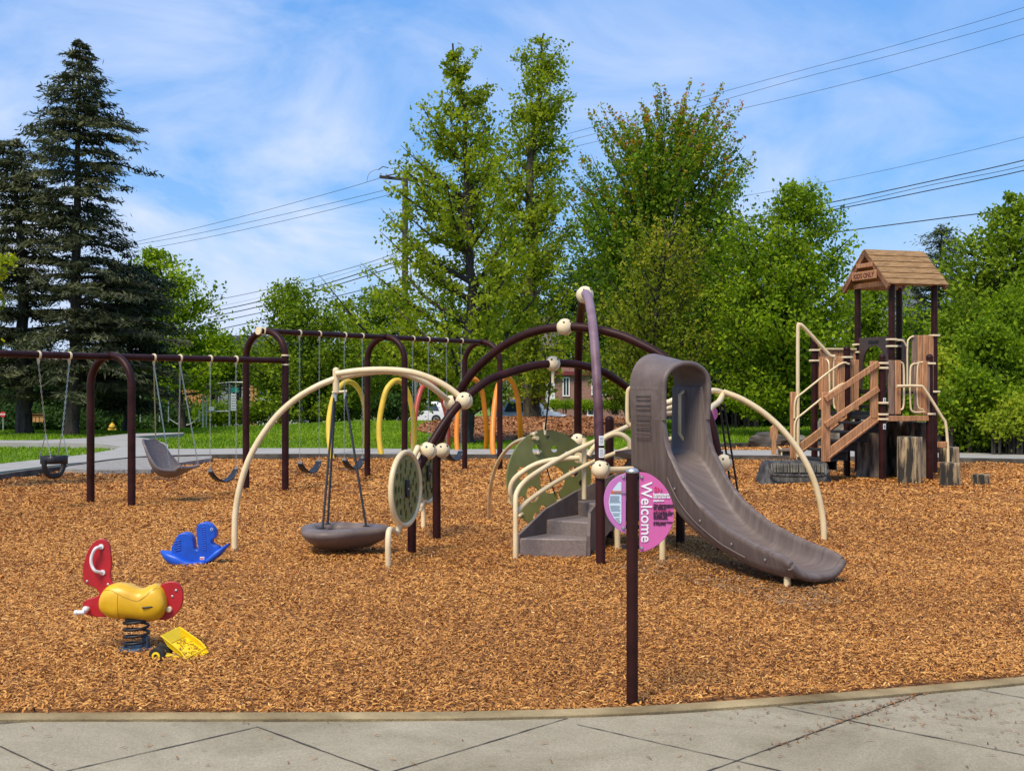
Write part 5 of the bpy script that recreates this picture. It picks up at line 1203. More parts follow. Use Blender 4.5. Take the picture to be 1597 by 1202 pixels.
planks('y', 1.80, [(1.95, .10), (1.84, .10)], 1.55, 2.42, ['tan2', 'tan2'])
# arch panel on the left side of the roofed deck
ol = [(-.47, 0), (-.40, 0)]+[(-.38*math.cos(PI*i/14)*.92, .42+.36*math.sin(PI*i/14)) for i in range(15)]+[(.40, 0), (.47, 0), (.47, .93), (-.47, .93)]
mb = MB(); mb.prism(ol, (.91, 1.575, 1.55), (0, 1, 0), (0, 0, 1), .03); mb.build('arch_panel', M['darkpanel'], PH)
mb = MB(); mb.box((.885, 1.575, 2.40), (.012, .30, .04)); mb.build('panel_slot', M['stepblack'], PH)
# black inner steps between decks
for i, z in enumerate((1.24, 1.38, 1.52)):
    mb = MB(); mb.box((.55+.14*i, 1.2+.2, z), (.14, .75, .05)); mb.build('step', M['stepblack'], PH)
# stairs up from the left
n_ = 5
for i in range(n_):
    f = (i+.5)/n_; mb = MB(); z = .30+(1.05-.30)*f; mb.box((-1.02+1.0*f, .52, z), (.27, .84, .04)); mb.box((-1.02+1.0*f+.11, .52, z-.09), (.02, .84, .14)); mb.build('step', M['stepblack'], PH, bevel=.006)
for y in (.03, 1.02):
    mb = MB(); mb.beam((-1.05, y, .46), (-.03, y, 1.12), .035, .17); mb.beam((-1.05, y-.02, .40), (-.03, y-.02, 1.06), .02, .02); mb.build('stringer', M['tan'], PH, bevel=.008)
    mb = MB(); mb.box((-1.06, y, .93), (.15, .05, 1.14)); mb.build('newel', M['tan'], PH, bevel=.01)
    mb = MB(); mb.box((-.14, y, 1.54), (.14, .05, .95)); mb.build('newel', M['tan'], PH, bevel=.01)
    if y < .5:
        for dz in (0, -.42):
            mb = MB(); mb.beam((-1.10, y-.045, 1.38+dz), (-.08, y-.045, 1.98+dz), .04, .10); mb.build('rail', M['tan'], PH, bevel=.01)
    else:
        for dz in (0, -.36):
            mb = MB(); mb.tube([(-1.08, y-.04, 1.05+dz), (-1.06, y-.04, 1.36+dz), (-.9, y-.04, 1.50+dz), (-.2, y-.04, 1.97+dz), (.0, y-.04, 1.98+dz)], .018, 10, sm=4); mb.build('rail', M['cream'], PH)
mb = MB(); mb.tube([(-1.0, 1.0, .35), (-1.0, 1.0, 2.45), (-.98, 1.0, 2.62), (-.90, 1.0, 2.62), (-.45, 1.0, 2.20), (-.36, 1.0, 2.12), (-.28, 1.0, 2.11)], .032, 12, sm=4); mb.build('tall_handle', M['cream'], PH)
mb = MB()
def loop(pts, r=.016): mb.tube(pts, r, 8, sm=4)
loop([(0, 1.75, 2.08), (-.02, 1.62, 2.05), (-.02, 1.58, 1.9), (-.02, 1.58, 1.3), (0, 1.75, 1.2)]); loop([(0, 1.38, 2.08), (0, 1.46, 2.0), (0, 1.46, 1.3), (0, 1.38, 1.2)])
loop([(.34, -.04, 2.0), (.39, -.04, 1.9), (.39, -.04, 1.3), (.33, -.04, 1.2)]); loop([(.66, -.04, 1.98), (.56, -.04, 1.96), (.52, -.04, 1.85), (.52, -.04, 1.3), (.58, -.04, 1.17), (.8, -.04, 1.17)]); loop([(.76, -.04, 2.0), (.66, -.04, 1.93), (.66, -.04, 1.3), (.78, -.04, 1.2)])
loop([(1.33, 1.0, 2.48), (1.24, 1.0, 2.44), (1.2, 1.0, 2.3), (1.2, 1.0, 1.6)]); loop([(.95, 1.05, 2.4), (1.1, 1.0, 2.4), (1.18, 1.0, 2.3)])
mb.build_each('grab_loop', M['cream'], PH)
mb = MB(); mb.beam((.1, 2.06, 2.28), (.85, 2.06, 2.28), .03, .03); mb.build('top_rail', M['cream'], PH)
mb = MB(); mb.tube([(.2, -.12, 1.60), (.62, -.12, 1.60), (.74, -.13, 1.54), (1.03, -.2, 1.08), (1.09, -.22, .95), (1.11, -.25, .5), (1.11, -.25, -.1)], .024, 12, sm=5); mb.build('slide_pole', M['cream'], PH)
for z in (.62, .28): mb = MB(); mb.box((1.04, -.2, z), (.13, .12, .10)); mb.build('foothold', M['tan'], PH, bevel=.01)
# roof: overlapping boards on both slopes
yr = 1.575; zr = 4.02; ze = 3.36; hw = .70; x0, x1 = .70, 1.95
rfp = []
for s in (-1, 1):
    for i in range(6):
        f0, f1 = i/6, (i+1.25)/6; a = V((x0+x1)/2, yr+s*hw*f0, zr-(zr-ze)*f0+.012); b = V((x0+x1)/2, yr+s*hw*min(f1, 1.03), zr-(zr-ze)*min(f1, 1.03)+.036)
        d = (b-a); ln = d.length; d.normalize(); mm = MB(); xx = V(1, 0, 0); nn = xx.cross(d).normalized(); jx = random.uniform(-.012, .012)
        vs = [V(x, 0, 0)+V(0, q.y, q.z)+nn*h*(1 if s > 0 else -1)*-1 for x in (x0+jx, x1+jx) for q in (a, b) for h in (0, -.028)]
        mm.add(vs, [(0, 1, 3, 2), (4, 6, 7, 5), (0, 4, 5, 1), (2, 3, 7, 6), (0, 2, 6, 4), (1, 5, 7, 3)]); mm.build('roof_board', M['roofwood'], PH, bevel=.004)
mb = MB()
for s in (-1, 1):
    for x in (x0+.03, x1-.04): mb.beam((x, yr, zr-.03), (x, yr+s*(hw-.0), ze-.03), .05, .085)
mb.build('barge_board', mat('red_brown_board', (.20, .085, .04), .75, 0, .35, 6, .3, 30, col2=(.34, .15, .075)), PH, bevel=.005)
mb = MB(); mb.box((1.35, yr-.52, 3.42), (1.0, .06, .08)); mb.box((1.35, yr+.52, 3.42), (1.0, .06, .08)); mb.box((.86, yr, 3.42), (.06, 1.1, .09)); mb.build_each('roof_beam', M['tan'], PH, bevel=.005)
bx = x0-.02
mb = MB(); mb.box((bx, yr-.03, 3.58), (.025, .74, .15)); nb = mb.build('name_board', M['tan'], PH, bevel=.006)
mb = MB(); letters(mb, 'KIDS ONLY', .125, (bx-.0145, yr-.03, 3.535), (0, -1, 0), (0, 0, 1), 'CENTER', bold=.0025); mb.build('lettering', mat('burnt_red_letters', (.10, .02, .012), .8), nb)
mb = MB(); mb.box((bx+.01, yr-.02, 3.76), (.03, .50, .075)); mb.build('gable_board', M['tan'], PH, bevel=.006)
# hollow moulded tree stump beneath the deck
def barkring(name, c, r, h, seed, parent, mt, flare=.25, n=40, top=True, a0=0, a1=2*PI, th=0):
    rs = random.Random(seed); ph = [rs.uniform(0, 6) for _ in range(6)]
    def rr(a, z): return r*(1+.07*math.sin(3*a+ph[0])+.05*math.sin(7*a+ph[1]+z*2)+.03*math.sin(13*a+ph[2]+z)+.015*math.sin(23*a+ph[3]+3*z)+flare*math.exp(-z/.12))
    m_ = MB(); c = Vector(c); nz = 10; vs = []
    for i in range(nz+1):
        z = h*i/nz
        for j in range(n): a = a0+(a1-a0)*j/(n if a1-a0 > 6.2 else n-1); q = rr(a, z); vs.append(c+V(math.cos(a)*q, math.sin(a)*q, z))
    cl = a1-a0 > 6.2
    m_.add(vs, [(i*n+j, i*n+(j+1) % n, (i+1)*n+(j+1) % n, (i+1)*n+j) for i in range(nz) for j in range(n if cl else n-1)])
    if top and cl:
        b = nz*n; vs2 = [c+V(0, 0, h+.012)]+[c+(v-c)*.93+V(0, 0, .012+h*.0) for v in vs[b:b+n]]
        for v in vs2[1:]: v.z = c.z+h+.012
        k0 = len(m_.v); m_.add(vs2, [(0, 1+j, 1+(j+1) % n) for j in range(n)])
        m_.f += [(b+j, b+(j+1) % n, k0+1+(j+1) % n, k0+1+j) for j in range(n)]; m_.m += [0]*n
    o = m_.build(name, mt, parent, angle=50)
    if not cl: md = o.modifiers.new('s', 'SOLIDIFY'); md.thickness = .06
    return o
stoneb = mat('grey_brown_moulded_bark', (.05, .042, .034), .85, 0, .6, 2.2, 1.0, 10, stretch=(4, 4, .7), col2=(.28, .22, .16), contrast=(.42, .62))
barkring('hollow_stump', (.55, .75, -.03), .46, 1.02, 5, PH, stoneb, .12, 48, False, R(-60), R(235))
barkring('hollow_stump', (1.02, .35, -.03), .17, 1.0, 8, PH, stoneb, .3)
OFF.pop('x', None)

# stumps and log step
stumpm = mat('weathered_log', (.07, .06, .045), .9, 0, .6, 1.8, 1.0, 12, stretch=(5, 5, .8), col2=(.42, .31, .17), contrast=(.46, .60))
for (x, yb, h, r, lb, sd_) in ((1418, 757, .77, .185, 'tallest weathered log stump, in front of the hollow under the playhouse deck', 1), (1481.5, 760, .375, .155, 'medium weathered log stump standing right of the cream pole', 2), (1480, 742, .50, .175, 'weathered log stump half hidden behind the medium one', 3), (1529.5, 757, .165, .135, 'lowest short log stump alone at the right', 4)):
    c = G(x, yb); c.y += r*.8; c.x = (x-CX)/F*c.y; t = thing('log_stump', lb, 'log stump', c, group='log stepping stumps by the playhouse'); barkring('log', (c.x, c.y, -.03), r, h+.03, sd_*7, t, stumpm, .08)
ls = G(1242, 757); t = thing('log_step', 'dark grey moulded log step block in front of the playhouse stairs', 'step block', ls)
dkm = mat('dark_moulded_log', (.03, .029, .028), .8, 0, .5, 2.5, .8, 14, stretch=(7, 1, .8), col2=(.10, .095, .085), contrast=(.4, .65))
mb = MB(); y0 = 21.2; a = lambda x, y, D: P(x, y, D)
bl, br_, tl, tr = G(1186, 757), G(1299, 757), P(1197, 720, 21.45), P(1292, 721, 21.45)
dpt = V(.05, .95, 0)
vs = [bl+V(0, 0, -.05), br_+V(0, 0, -.05), br_+dpt+V(0, 0, -.05), bl+dpt+V(0, 0, -.05), tl, tr, tr+dpt*.7, tl+dpt*.7]
mb.add(vs, [(3, 2, 1, 0), (4, 5, 6, 7), (0, 1, 5, 4), (1, 2, 6, 5), (2, 3, 7, 6), (3, 0, 4, 7)]); mb.build('block', dkm, t, bevel=.05)
mb = MB(); mb.tube([P(1200, 732, 21.22), P(1203, 738, 21.18), P(1215, 741, 21.14), P(1275, 742, 21.14), P(1288, 739, 21.2), P(1291, 733, 21.24)], .028, 8, sm=4); mb.build('ledge', dkm, t)
# face grooves
mb = MB()
for i in range(26):
    x = 1203+i*3.4+random.uniform(-.8, .8); mb.beam(P(x, 722+random.random()*2, 21.40), P(x+random.uniform(-1, 1), 737, 21.26), .025, .02)
mb.build('bark_ribs', mat('moulded_bark_light', (.08, .07, .05), .85, 0, .5, 4, .6, 20, col2=(.17, .15, .11)), t)
# tan oar-shaped marker and small bench by the far path
o_ = G(1207, 716); t = thing('marker_post', 'slim tan paddle shaped post between the climber arch and the stairs', 'post', o_)
mb = MB(); q = [(-.05, 0), (.05, 0), (.05, .45), (.085, .52), (.085, .72), (.0, .80), (-.085, .72), (-.085, .52), (-.05, .45)]; mb.prism([(a, b-.03) for a, b in q], o_, (1, 0, 0), (0, 0, 1), .06); mb.build('paddle', M['tan'], t, bevel=.01)
o_ = G(1233, 717); t = thing('park_bench', 'small brown bench with cream frame beside the far path', 'bench', o_)
mb = MB(); mb.box(o_+V(0, 0, .22), (.50, .3, .04)); mb.build('seat', M['tan2'], t); mb = MB(); mb.box(o_+V(0, .15, .14), (.50, .03, .24)); mb.build('backrest', M['tan2'], t)
for s in (-1, 1): mb = MB(); mb.tube([o_+V(s*.22, -.12, -.05), o_+V(s*.22, -.12, .24), o_+V(s*.22, .15, .27)], .018, 8); mb.build('leg', M['cream'], t)

# ---------------------------------------------------------------- far street furniture, houses, cars
GZ = lambda D, x=798: float(gz_at(D, (x-CX)/F*D))
def hydrant(x, D, lb, sc_=1.0):
    c = V((x-CX)/F*D, D, GZ(D, x)); t = thing('fire_hydrant', lb, 'fire hydrant', c, group='yellow fire hydrants')
    mb = MB(); mb.lathe([(.2, 0), (.2, .06), (.13, .07), (.13, .55), (.19, .56), (.19, .62), (.15, .70), (.08, .78), (.04, .8), (.04, .85), (.0, .86)], c, n=16); b = mb.build('body', M['hydrant'], t)
    mb = MB(); mb.lathe([(.07, -.24), (.07, .24)], c+V(0, 0, .42), (1, 0, 0), n=12); mb.build('outlet', M['hydrant'], b)
    t.scale = (sc_, sc_, sc_)
hydrant(175, 62, 'yellow fire hydrant on the lawn edge beside the dark cedar trunk', .8); hydrant(436, 64, 'yellow fire hydrant seen between the two legs of the tall swing arch')

def car(name, lb, c, rz, mt, L_=4.5, H_=1.62, W_=1.82, roofrack=False, suv=True):
    t = thing(name, lb, 'car', c, rz, 'cars parked on the street', local=True)
    hh = H_
    prof = [(-L_/2, .42), (-L_/2+.02, .72), (-L_/2+.12, .98), (-L_/2+.55, hh-.10), (-L_/2+.95, hh), (.35, hh), (.75, hh-.08), (1.25, 1.05), (1.95, .92), (L_/2-.06, .72), (L_/2, .45), (L_/2-.1, .28), (L_/2-.45, .24), (-L_/2+.45, .24), (-L_/2+.08, .28)]
    q = [(Vector((a, b, 0))) for a, b in prof]
    def row(y, k): 
        out = []
        for a, b in prof:
            f = max(0, (b-.95)/(hh-.95)) if b > .95 else 0; out.append(V(a*(1-.02*k*f), y*(1-.20*f), b))
        return out
    mb = MB(); ysr = [-W_/2, -W_/2*.96, 0, W_/2*.96, W_/2]; vs = []
    for i, y in enumerate(ysr):
        sc = .96 if i in (0, 4) else 1; vs += [V(p.x*sc, p.y, .62+(p.z-.62)*sc) for p in row(y, 1)]
    n_ = len(prof); mb.add(vs, [(i*n_+j, i*n_+(j+1) % n_, (i+1)*n_+(j+1) % n_, (i+1)*n_+j) for i in range(4) for j in range(n_)]+[tuple(range(n_))[::-1], tuple(4*n_+j for j in range(n_))])
    mb.build('body', mt, t, angle=35, bevel=.03)
    for s in (-1, 1):
        for x0, x1, x2, x3 in ((-1.55, -.72, -.72, -1.30), (-.64, .18, .18, -.64), (.26, 1.02, .62, .26)):
            def yy(z): f = max(0, (z-.95)/(hh-.95)); return s*(W_/2*(1-.20*f)+.012)*.985
            zb, zt = 1.0, hh-.16; mb = MB(); q = [V(x0, yy(zb), zb), V(x1, yy(zb), zb), V(x2, yy(zt), zt), V(x3, yy(zt), zt)]; n = V(0, s*.015, 0)
            mb.add(q+[p+n for p in q], [(0, 1, 2, 3), (7, 6, 5, 4), (0, 4, 5, 1), (1, 5, 6, 2), (2, 6, 7, 3), (3, 7, 4, 0)]); mb.build('window', M['glass'], t)
        mb = MB(); mb.box((.95, s*(W_/2+.06), 1.05), (.12, .16, .13)); mb.build('mirror', mt, t, bevel=.02)
    for nm, xa, za, xb, zb, k in (('windscreen', .80, hh-.12, 1.22, 1.08, 1), ('rear_window', -L_/2+.50, hh-.16, -L_/2+.17, 1.04, -1)):
        mb = MB(); q = [V(xa, -.62, za), V(xa, .62, za), V(xb, .78, zb), V(xb, -.78, zb)]; n = V(.035*k, 0, .03); mb.add([p+n for p in q]+[p+n*1.4 for p in q], [(0, 1, 2, 3), (7, 6, 5, 4), (0, 4, 5, 1), (1, 5, 6, 2), (2, 6, 7, 3), (3, 7, 4, 0)]); mb.build(nm, M['glass'], t)
    for x in (-L_/2+.85, L_/2-.85):
        for s in (-1, 1):
            mb = MB(); mb.lathe([(.22, -.1), (.34, -.1), (.345, .1), (.22, .1)], (x, s*(W_/2-.08), .345), (0, s, 0), n=22); w1 = mb.build('wheel', M['tyre'], t)
            mb = MB(); mb.lathe([(.21, 0), (.20, .02), (.05, .0), (.0, .01)], (x, s*(W_/2-.08), .345)+V(0, s*.095, 0) if False else V(x, s*(W_/2+.012), .345), (0, s, 0), n=18); mb.build('rim', M['metal'], w1)
    for s in (-1, 1):
        mb = MB(); mb.box((-L_/2+.10, s*(W_/2-.22), .92), (.16, .34, .16)); mb.build('tail_light', M['lampred'], t, bevel=.03)
        mb = MB(); mb.box((L_/2-.12, s*(W_/2-.26), .72), (.18, .38, .14)); mb.build('headlight', M['white'], t, bevel=.03)
    mb = MB(); mb.box((L_/2-.03, 0, .55), (.06, 1.1, .22)); mb.build('grille', M['carblack'], t, bevel=.01)
    if roofrack:
        mb = MB(); [mb.tube([(-1.3, s*.6, hh), (-1.25, s*.6, hh+.06), (.2, s*.6, hh+.06), (.3, s*.6, hh)], .02, 6) for s in (-1, 1)]; mb.build('roof_rail', M['metal'], t)
    return t
def cpos(x, D): return V((x-CX)/F*D, D, -1.06)
car('parked_car', 'white hatchback with red tail lamps seen between the yellow and red hoops', cpos(658, 92), R(165), M['carwhite'], 4.4, 1.58)
car('parked_car', 'silver estate car partly behind the thick tree trunk', cpos(826, 86), R(-8), M['carsilver'], 4.7, 1.75, roofrack=True)
car('parked_car', 'dark car with pale windows seen through the slide opening', cpos(1060, 74), R(-20), M['carblack'], 4.6, 1.75)
bpy.data.objects[-1] if False else None

def sign_post(name, lb, cat, x, D, h): 
    c = V((x-CX)/F*D, D, GZ(D, x)); t = thing(name, lb, cat, c); mb = MB(); mb.tube([c, c+V(0, 0, h)], .03, 8); mb.build('post', M['metal'], t); return t, c
for x, yb, D, lb in ((765, 607, 84, 'red stop sign on a grey post between the orange hoops'), (5, 648, 58, 'small red stop sign at the far left edge under the cedar')):
    h = 2.35 if x > 100 else 1.0
    t, c = sign_post('stop_sign', lb, 'sign', x, D, h); rr = .38 if x > 100 else .13; q = [(math.cos(PI/8+PI/4*i)*rr, math.sin(PI/8+PI/4*i)*rr) for i in range(8)]
    cc = P(x, 607 if x > 100 else 646, D); cc.y -= .05
    mb = MB(); mb.prism(q, cc, (1, 0, 0), (0, 0, 1), .02); pn = mb.build('sign_face', M['signred'], t); mb = MB(); letters(mb, 'STOP', .28*rr/.38, (cc.x, cc.y-.015, cc.z-.09*rr/.38), (1, 0, 0), (0, 0, 1), 'CENTER', bold=.004); mb.build('lettering', M['white'], pn)
# basketball style cage posts and netting frame on the left
for i, (x, yt, D, lb) in enumerate(((219, 612, 60, 'slim pale fence post nearest the maroon front arch'), (249, 607, 60, 'pale fence post left of the pair by the chain'), (263, 602, 60, 'taller pale fence post right of the pair'), (311, 641, 60, 'short pale fence post at the end of the sagging cable'))):
    c = V((x-CX)/F*D, D, -.03); h = P(0, yt, D).z; t = thing('fence_post', lb, 'fence post', c); mb = MB(); mb.tube([c, V(c.x, D, h)], .035, 8); mb.ball((c.x, D, h), .045, 8); mb.build('post', M['metal'], t)
mb = MB(); q = [P(263, 652, 60), P(275, 660, 60), P(288, 663, 60), P(300, 659, 60), P(311, 650, 60)]; mb.tube(q, .022, 6, sm=4); o = mb.build('fence_cable', M['metal']); tag(o, 'grey cable sagging between two pale fence posts', 'cable')
t = thing('backstop_frame', 'tall pale pipe frame with netting and a rail beyond the lawn', 'fence frame', (P(340, 0, 60).x, 60, 0))
mb = MB()
for x in (317, 322, 358, 382): mb.tube([P(x, 670, 60), P(x, 598, 60)], .045 if x != 322 else .03, 8)
mb.tube([P(317, 600, 60), P(358, 596, 60), P(384, 596, 60)], .03, 8); mb.tube([P(320, 642, 60), P(356, 641, 60)], .03, 8); mb.build('pipe_frame', M['metal'], t)
mb = MB()
for i in range(17):
    f = i/16; mb.tube([P(318+64*f, 602, 60.05), P(318+64*f, 640, 60.05)], .003, 3)
for i in range(10): mb.tube([P(318, 602+i*4.2, 60.05), P(382, 600+i*4.2, 60.05)], .003, 3)
mb.build('netting', M['metal'], t)
for x0, x1, y0, y1, mt, lb, txt in ((326, 334, 634, 640, 'white', 'small white notice on the netting frame', None), (360, 372, 604, 612, 'signgreen', 'teal notice above the white panels on the frame', None), (360, 368, 614, 640, 'white', 'white park notice with printed lines on the pipe frame', 'x')):
    a, b = P(x0, y1, 59.9), P(x1, y0, 59.9); c = (a+b)/2; mb = MB(); mb.box(c, (b.x-a.x, .03, b.z-a.z)); o = mb.build('notice', M[mt], t)
    if txt: 
        mb = MB(); 
        for i in range(6): mb.box(c+V(0, -.025, (b.z-a.z)*(.38-.15*i)), ((b.x-a.x)*.75, .01, .035))
        mb.build('notice_print', M['labelgrey'], o)
for i, (x, D, h, lb) in enumerate(((425, 64, 2.0, 'grey metal pole behind the first high swing bay'), (471, 62, 2.5, 'grey metal pole seen between the first two belt swing chains'), (648, 66, 2.0, 'grey pole behind the red hoop'))):
    c = V((x-CX)/F*D, D, GZ(D)); t = thing('metal_pole', lb, 'pole', c); mb = MB(); mb.tube([c, c+V(0, 0, h+1.0)], .06, 8); mb.lathe([(.07, 0), (.07, .04), (0, .06)], c+V(0, 0, h+1.0), n=8); mb.build('post', M['metal'], t)
c = V((1174-CX)/F*52, 52, -.03); t = thing('metal_pole', 'dark grey pole in front of the hedge right of the slide', 'pole', c); mb = MB(); mb.tube([c, c+V(0, 0, 3.6)], .09, 8); mb.build('post', M['pole'], t)
c = V((1544-CX)/F*62, 62, -.03); t = thing('street_light', 'grey street light head rising out of the right hand bushes', 'street lamp', c); mb = MB(); mb.tube([c, P(1544, 484, 62)], .09, 8); mb.build('pole', M['metal'], t); mb = MB(); mb.box(P(1545, 478, 62), (.42, .3, .22)); mb.box(P(1545, 483, 62), (.25, .25, .1)); mb.build('lamp_head', M['metal'], t, bevel=.03)
# street name sign
t, c = sign_post('street_sign', 'green street name sign on a pole behind the red hoop', 'street sign', 645, 78, 3.2); mb = MB(); cc = P(647, 613, 77.9); mb.box(cc, (.22, .03, 1.0)); mb.build('sign_face', M['signgreen'], t)

def house(name, lb, c, w_, d_, h_, rise, wallm, roofm, rz=0, windows=(), door=None, ridge='x', chim=False, trim='white', over=.35):
    t = thing(name, lb, 'house', c, rz, local=True)
    mb = MB(); X, Y = w_/2, d_/2
    if ridge == 'x':
        vs = [(-X, -Y, 0), (X, -Y, 0), (X, Y, 0), (-X, Y, 0), (-X, -Y, h_), (X, -Y, h_), (X, Y, h_), (-X, Y, h_), (-X, 0, h_+rise), (X, 0, h_+rise)]
        fs = [(0, 1, 5, 4), (2, 3, 7, 6), (1, 2, 6, 9, 5), (3, 0, 4, 8, 7)]
    else:
        vs = [(-X, -Y, 0), (X, -Y, 0), (X, Y, 0), (-X, Y, 0), (-X, -Y, h_), (X, -Y, h_), (X, Y, h_), (-X, Y, h_), (0, -Y, h_+rise), (0, Y, h_+rise)]
        fs = [(0, 1, 5, 8, 4), (2, 3, 7, 9, 6), (1, 2, 6, 5), (3, 0, 4, 7)]
    mb.add(vs, fs); mb.build('wall', wallm, t)
    mb = MB(); ov = over
    if ridge == 'x':
        k = rise/Y
        for s in (-1, 1): q = [V(-X-ov, s*(Y+ov), h_-k*ov+.02), V(X+ov, s*(Y+ov), h_-k*ov+.02), V(X+ov, 0, h_+rise+.02), V(-X-ov, 0, h_+rise+.02)]; mb.add(q+[p+V(0, 0, .14) for p in q], [(0, 1, 2, 3), (7, 6, 5, 4), (0, 4, 5, 1), (1, 5, 6, 2), (2, 6, 7, 3), (3, 7, 4, 0)])
    else:
        k = rise/X
        for s in (-1, 1): q = [V(s*(X+ov), -Y-ov, h_-k*ov+.02), V(s*(X+ov), Y+ov, h_-k*ov+.02), V(0, Y+ov, h_+rise+.02), V(0, -Y-ov, h_+rise+.02)]; mb.add(q+[p+V(0, 0, .14) for p in q], [(0, 1, 2, 3), (7, 6, 5, 4), (0, 4, 5, 1), (1, 5, 6, 2), (2, 6, 7, 3), (3, 7, 4, 0)])
    rf = mb.build('roof', roofm, t)
    if chim: mb = MB(); mb.box((X*.4, .3, h_+rise+.2), (.7, .6, 1.6)); mb.build('chimney', M['brick'], rf)
    for (x, z, ww, wh) in windows:
        mb = MB(); f = .09; y = -Y-.03
        mb.box((x, y, z+wh/2), (ww, .10, f)); mb.box((x, y, z-wh/2), (ww+.1, .14, f)); mb.box((x-ww/2, y, z), (f, .10, wh)); mb.box((x+ww/2, y, z), (f, .10, wh)); mb.box((x, y, z), (.06, .08, wh)); fr = mb.build('window', M[trim], t)
        mb = MB(); mb.box((x, -Y-.01, z), (ww-.02, .03, wh-.02)); mb.build('pane', M['glass'], fr)
    if door:
        x, dw, dh = door; mb = MB(); mb.box((x, -Y-.03, dh/2+.2), (dw, .08, dh)); dr_ = mb.build('door', M['white'], t)
        mb = MB(); mb.ball((x+dw*.35, -Y-.1, dh/2+.15), .05, 8); mb.build('handle', M['metal'], dr_)
    return t
Dh = 108; xm = lambda x, D=Dh: (x-CX)/F*D
house('brick_house', 'red brick house with white windows across the street', V(xm(905), Dh+4, -1.4), 11.5, 8, 6.3, 2.6, M['brick'], M['roofbrown'], R(-3), [(xm(887)-xm(905), 2.95, .5, 1.5), (xm(938)-xm(905), 3.0, 1.15, 1.4), (xm(885)-xm(905), 5.5, 1.0, 1.0), (xm(806)-xm(905), 3.2, .6, 1.3), (xm(930)-xm(905), .9, 1.0, .6)], (xm(862)-xm(905), .8, 3.2), 'x', True)
mb = MB(); a = P(822, 598, Dh-.6); mb.box((xm(825), Dh-.35, a.z-.2), (2.2, .3, 3.0)); mb.box((xm(905), Dh-.2, P(0, 582, Dh).z), (10.5, .35, .3)); hs_ = [o for o in bpy.data.objects if o.name.startswith('brick_house')][0]
OFF['red_trim_off'] = Vector((0, 0, 0))
for v in mb.v:
    q = v-hs_.location; c_, s_ = math.cos(-hs_.rotation_euler.z), math.sin(-hs_.rotation_euler.z); v.x, v.y, v.z = q.x*c_-q.y*s_, q.x*s_+q.y*c_, q.z
mb.build('red_trim', M['redpaint'], hs_)
house('grey_house', 'grey house with a dark shingled roof above the far left shrubs', V(xm(395, 84), 90, -1.1), 6.2, 6, 4.9, 1.1, M['sidinggrey'], M['roofdark'], 0, [(-.8, 2.6, .9, 1.0)], None, 'x')
house('pale_garage', 'low pale sided garage right of the grey house', V(xm(428, 76), 78, -1.0), 2.6, 3, 2.3, .7, M['siding'], M['roofdark'], 0, [], None, 'y')
house('distant_house', 'distant house whose dark pointed roof shows above the playhouse', V(xm(1402, 95), 99, -1.1), 4.6, 4, 9.0, 2.9, M['sidinggrey'], M['roofdark'], R(5), [(0, 5, 1, 1)], None, 'y')
house('white_cottage', 'white house glimpsed behind the cedar trunks', V(xm(85, 92), 96, -1.1), 9, 6, 3.2, 1.8, M['siding'], M['roofbrown'], 0, [(-2, 1.7, 1, 1.2), (1.5, 1.7, 1, 1.2)], (0, 1, 2), 'x')
# cedar board fences
def board_fence(lb, x0, x1, D, h, mt='fencewood'):
    a, b = xm(x0, D), xm(x1, D); t = thing('board_fence', lb, 'fence', V((a+b)/2, D, GZ(D))); n_ = int((b-a)/.16)
    mb = MB()
    for i in range(n_): mb.box((a+(b-a)*(i+.5)/n_, D, GZ(D)+h/2+random.uniform(-.01, .01)), (.148, .03, h))
    mb.build('boards', M[mt], t); mb = MB(); mb.box(((a+b)/2, D-.03, GZ(D)+h*.9), (b-a, .03, .09)); mb.box(((a+b)/2, D-.03, GZ(D)+.3), (b-a, .03, .09)); mb.build('rails', M[mt], t)
board_fence('orange cedar board fence behind the netting posts on the left', 283, 326, 72, 2.05)
board_fence('short cedar board fence panel beside the pale garage', 384, 401, 73, 2.2)
board_fence('low wooden fence seen between the cedar trunks', 44, 68, 60, .35)

# utility pole and wires
pb = V(-28.7, 95, 0); pc_ = V(22.6, 58, 0)
ppos = V((631-CX)/F*79, 79, -1.0)
t = thing('utility_pole', 'tall wooden utility pole with crossarm rising left of the centre tree', 'utility pole', ppos)
mb = MB(); mb.tube([ppos+V(0, 0, -.2), P(632, 276, 79)], [.22, .17], 12); mb.build('pole', M['pole'], t)
ca_, cb_ = P(592, 276, 78.5), P(680, 285, 79.4); mb = MB(); mb.beam(ca_, cb_, .14, .17); mb.beam(P(592, 277, 78.2), P(632, 268, 79), .06, .08); mb.build('crossarm', M['pole'], t)
mb = MB()
for f in (.02, .12, .35, .65, .95): p = ca_.lerp(cb_, f); mb.lathe([(.05, 0), (.06, .06), (.03, .1), (.055, .14), (0, .18)], p+V(0, 0, .06), n=10)
mb.build('insulators', M['metal'], t)
mb = MB(); mb.tube([P(640, 280, 78.7), P(640, 440, 78.7)], .02, 6); mb.tube([P(590, 265, 79), P(597, 260, 79), P(606, 262, 79)], .03, 6); mb.tube([P(572, 284, 79), P(575, 272, 79), P(583, 266, 79), P(592, 264, 79)], .012, 6, sm=3); mb.build('conduit', M['wire'], t)
def wire(lb, px, r=.016):
    pts = [onplane(x, y, pb, pc_) for x, y in px]; mb = MB(); mb.tube(pts, r, 6, sm=6); o = mb.build('power_line', M['wire']); tag(o, lb, 'power line', 'overhead power lines'); return o
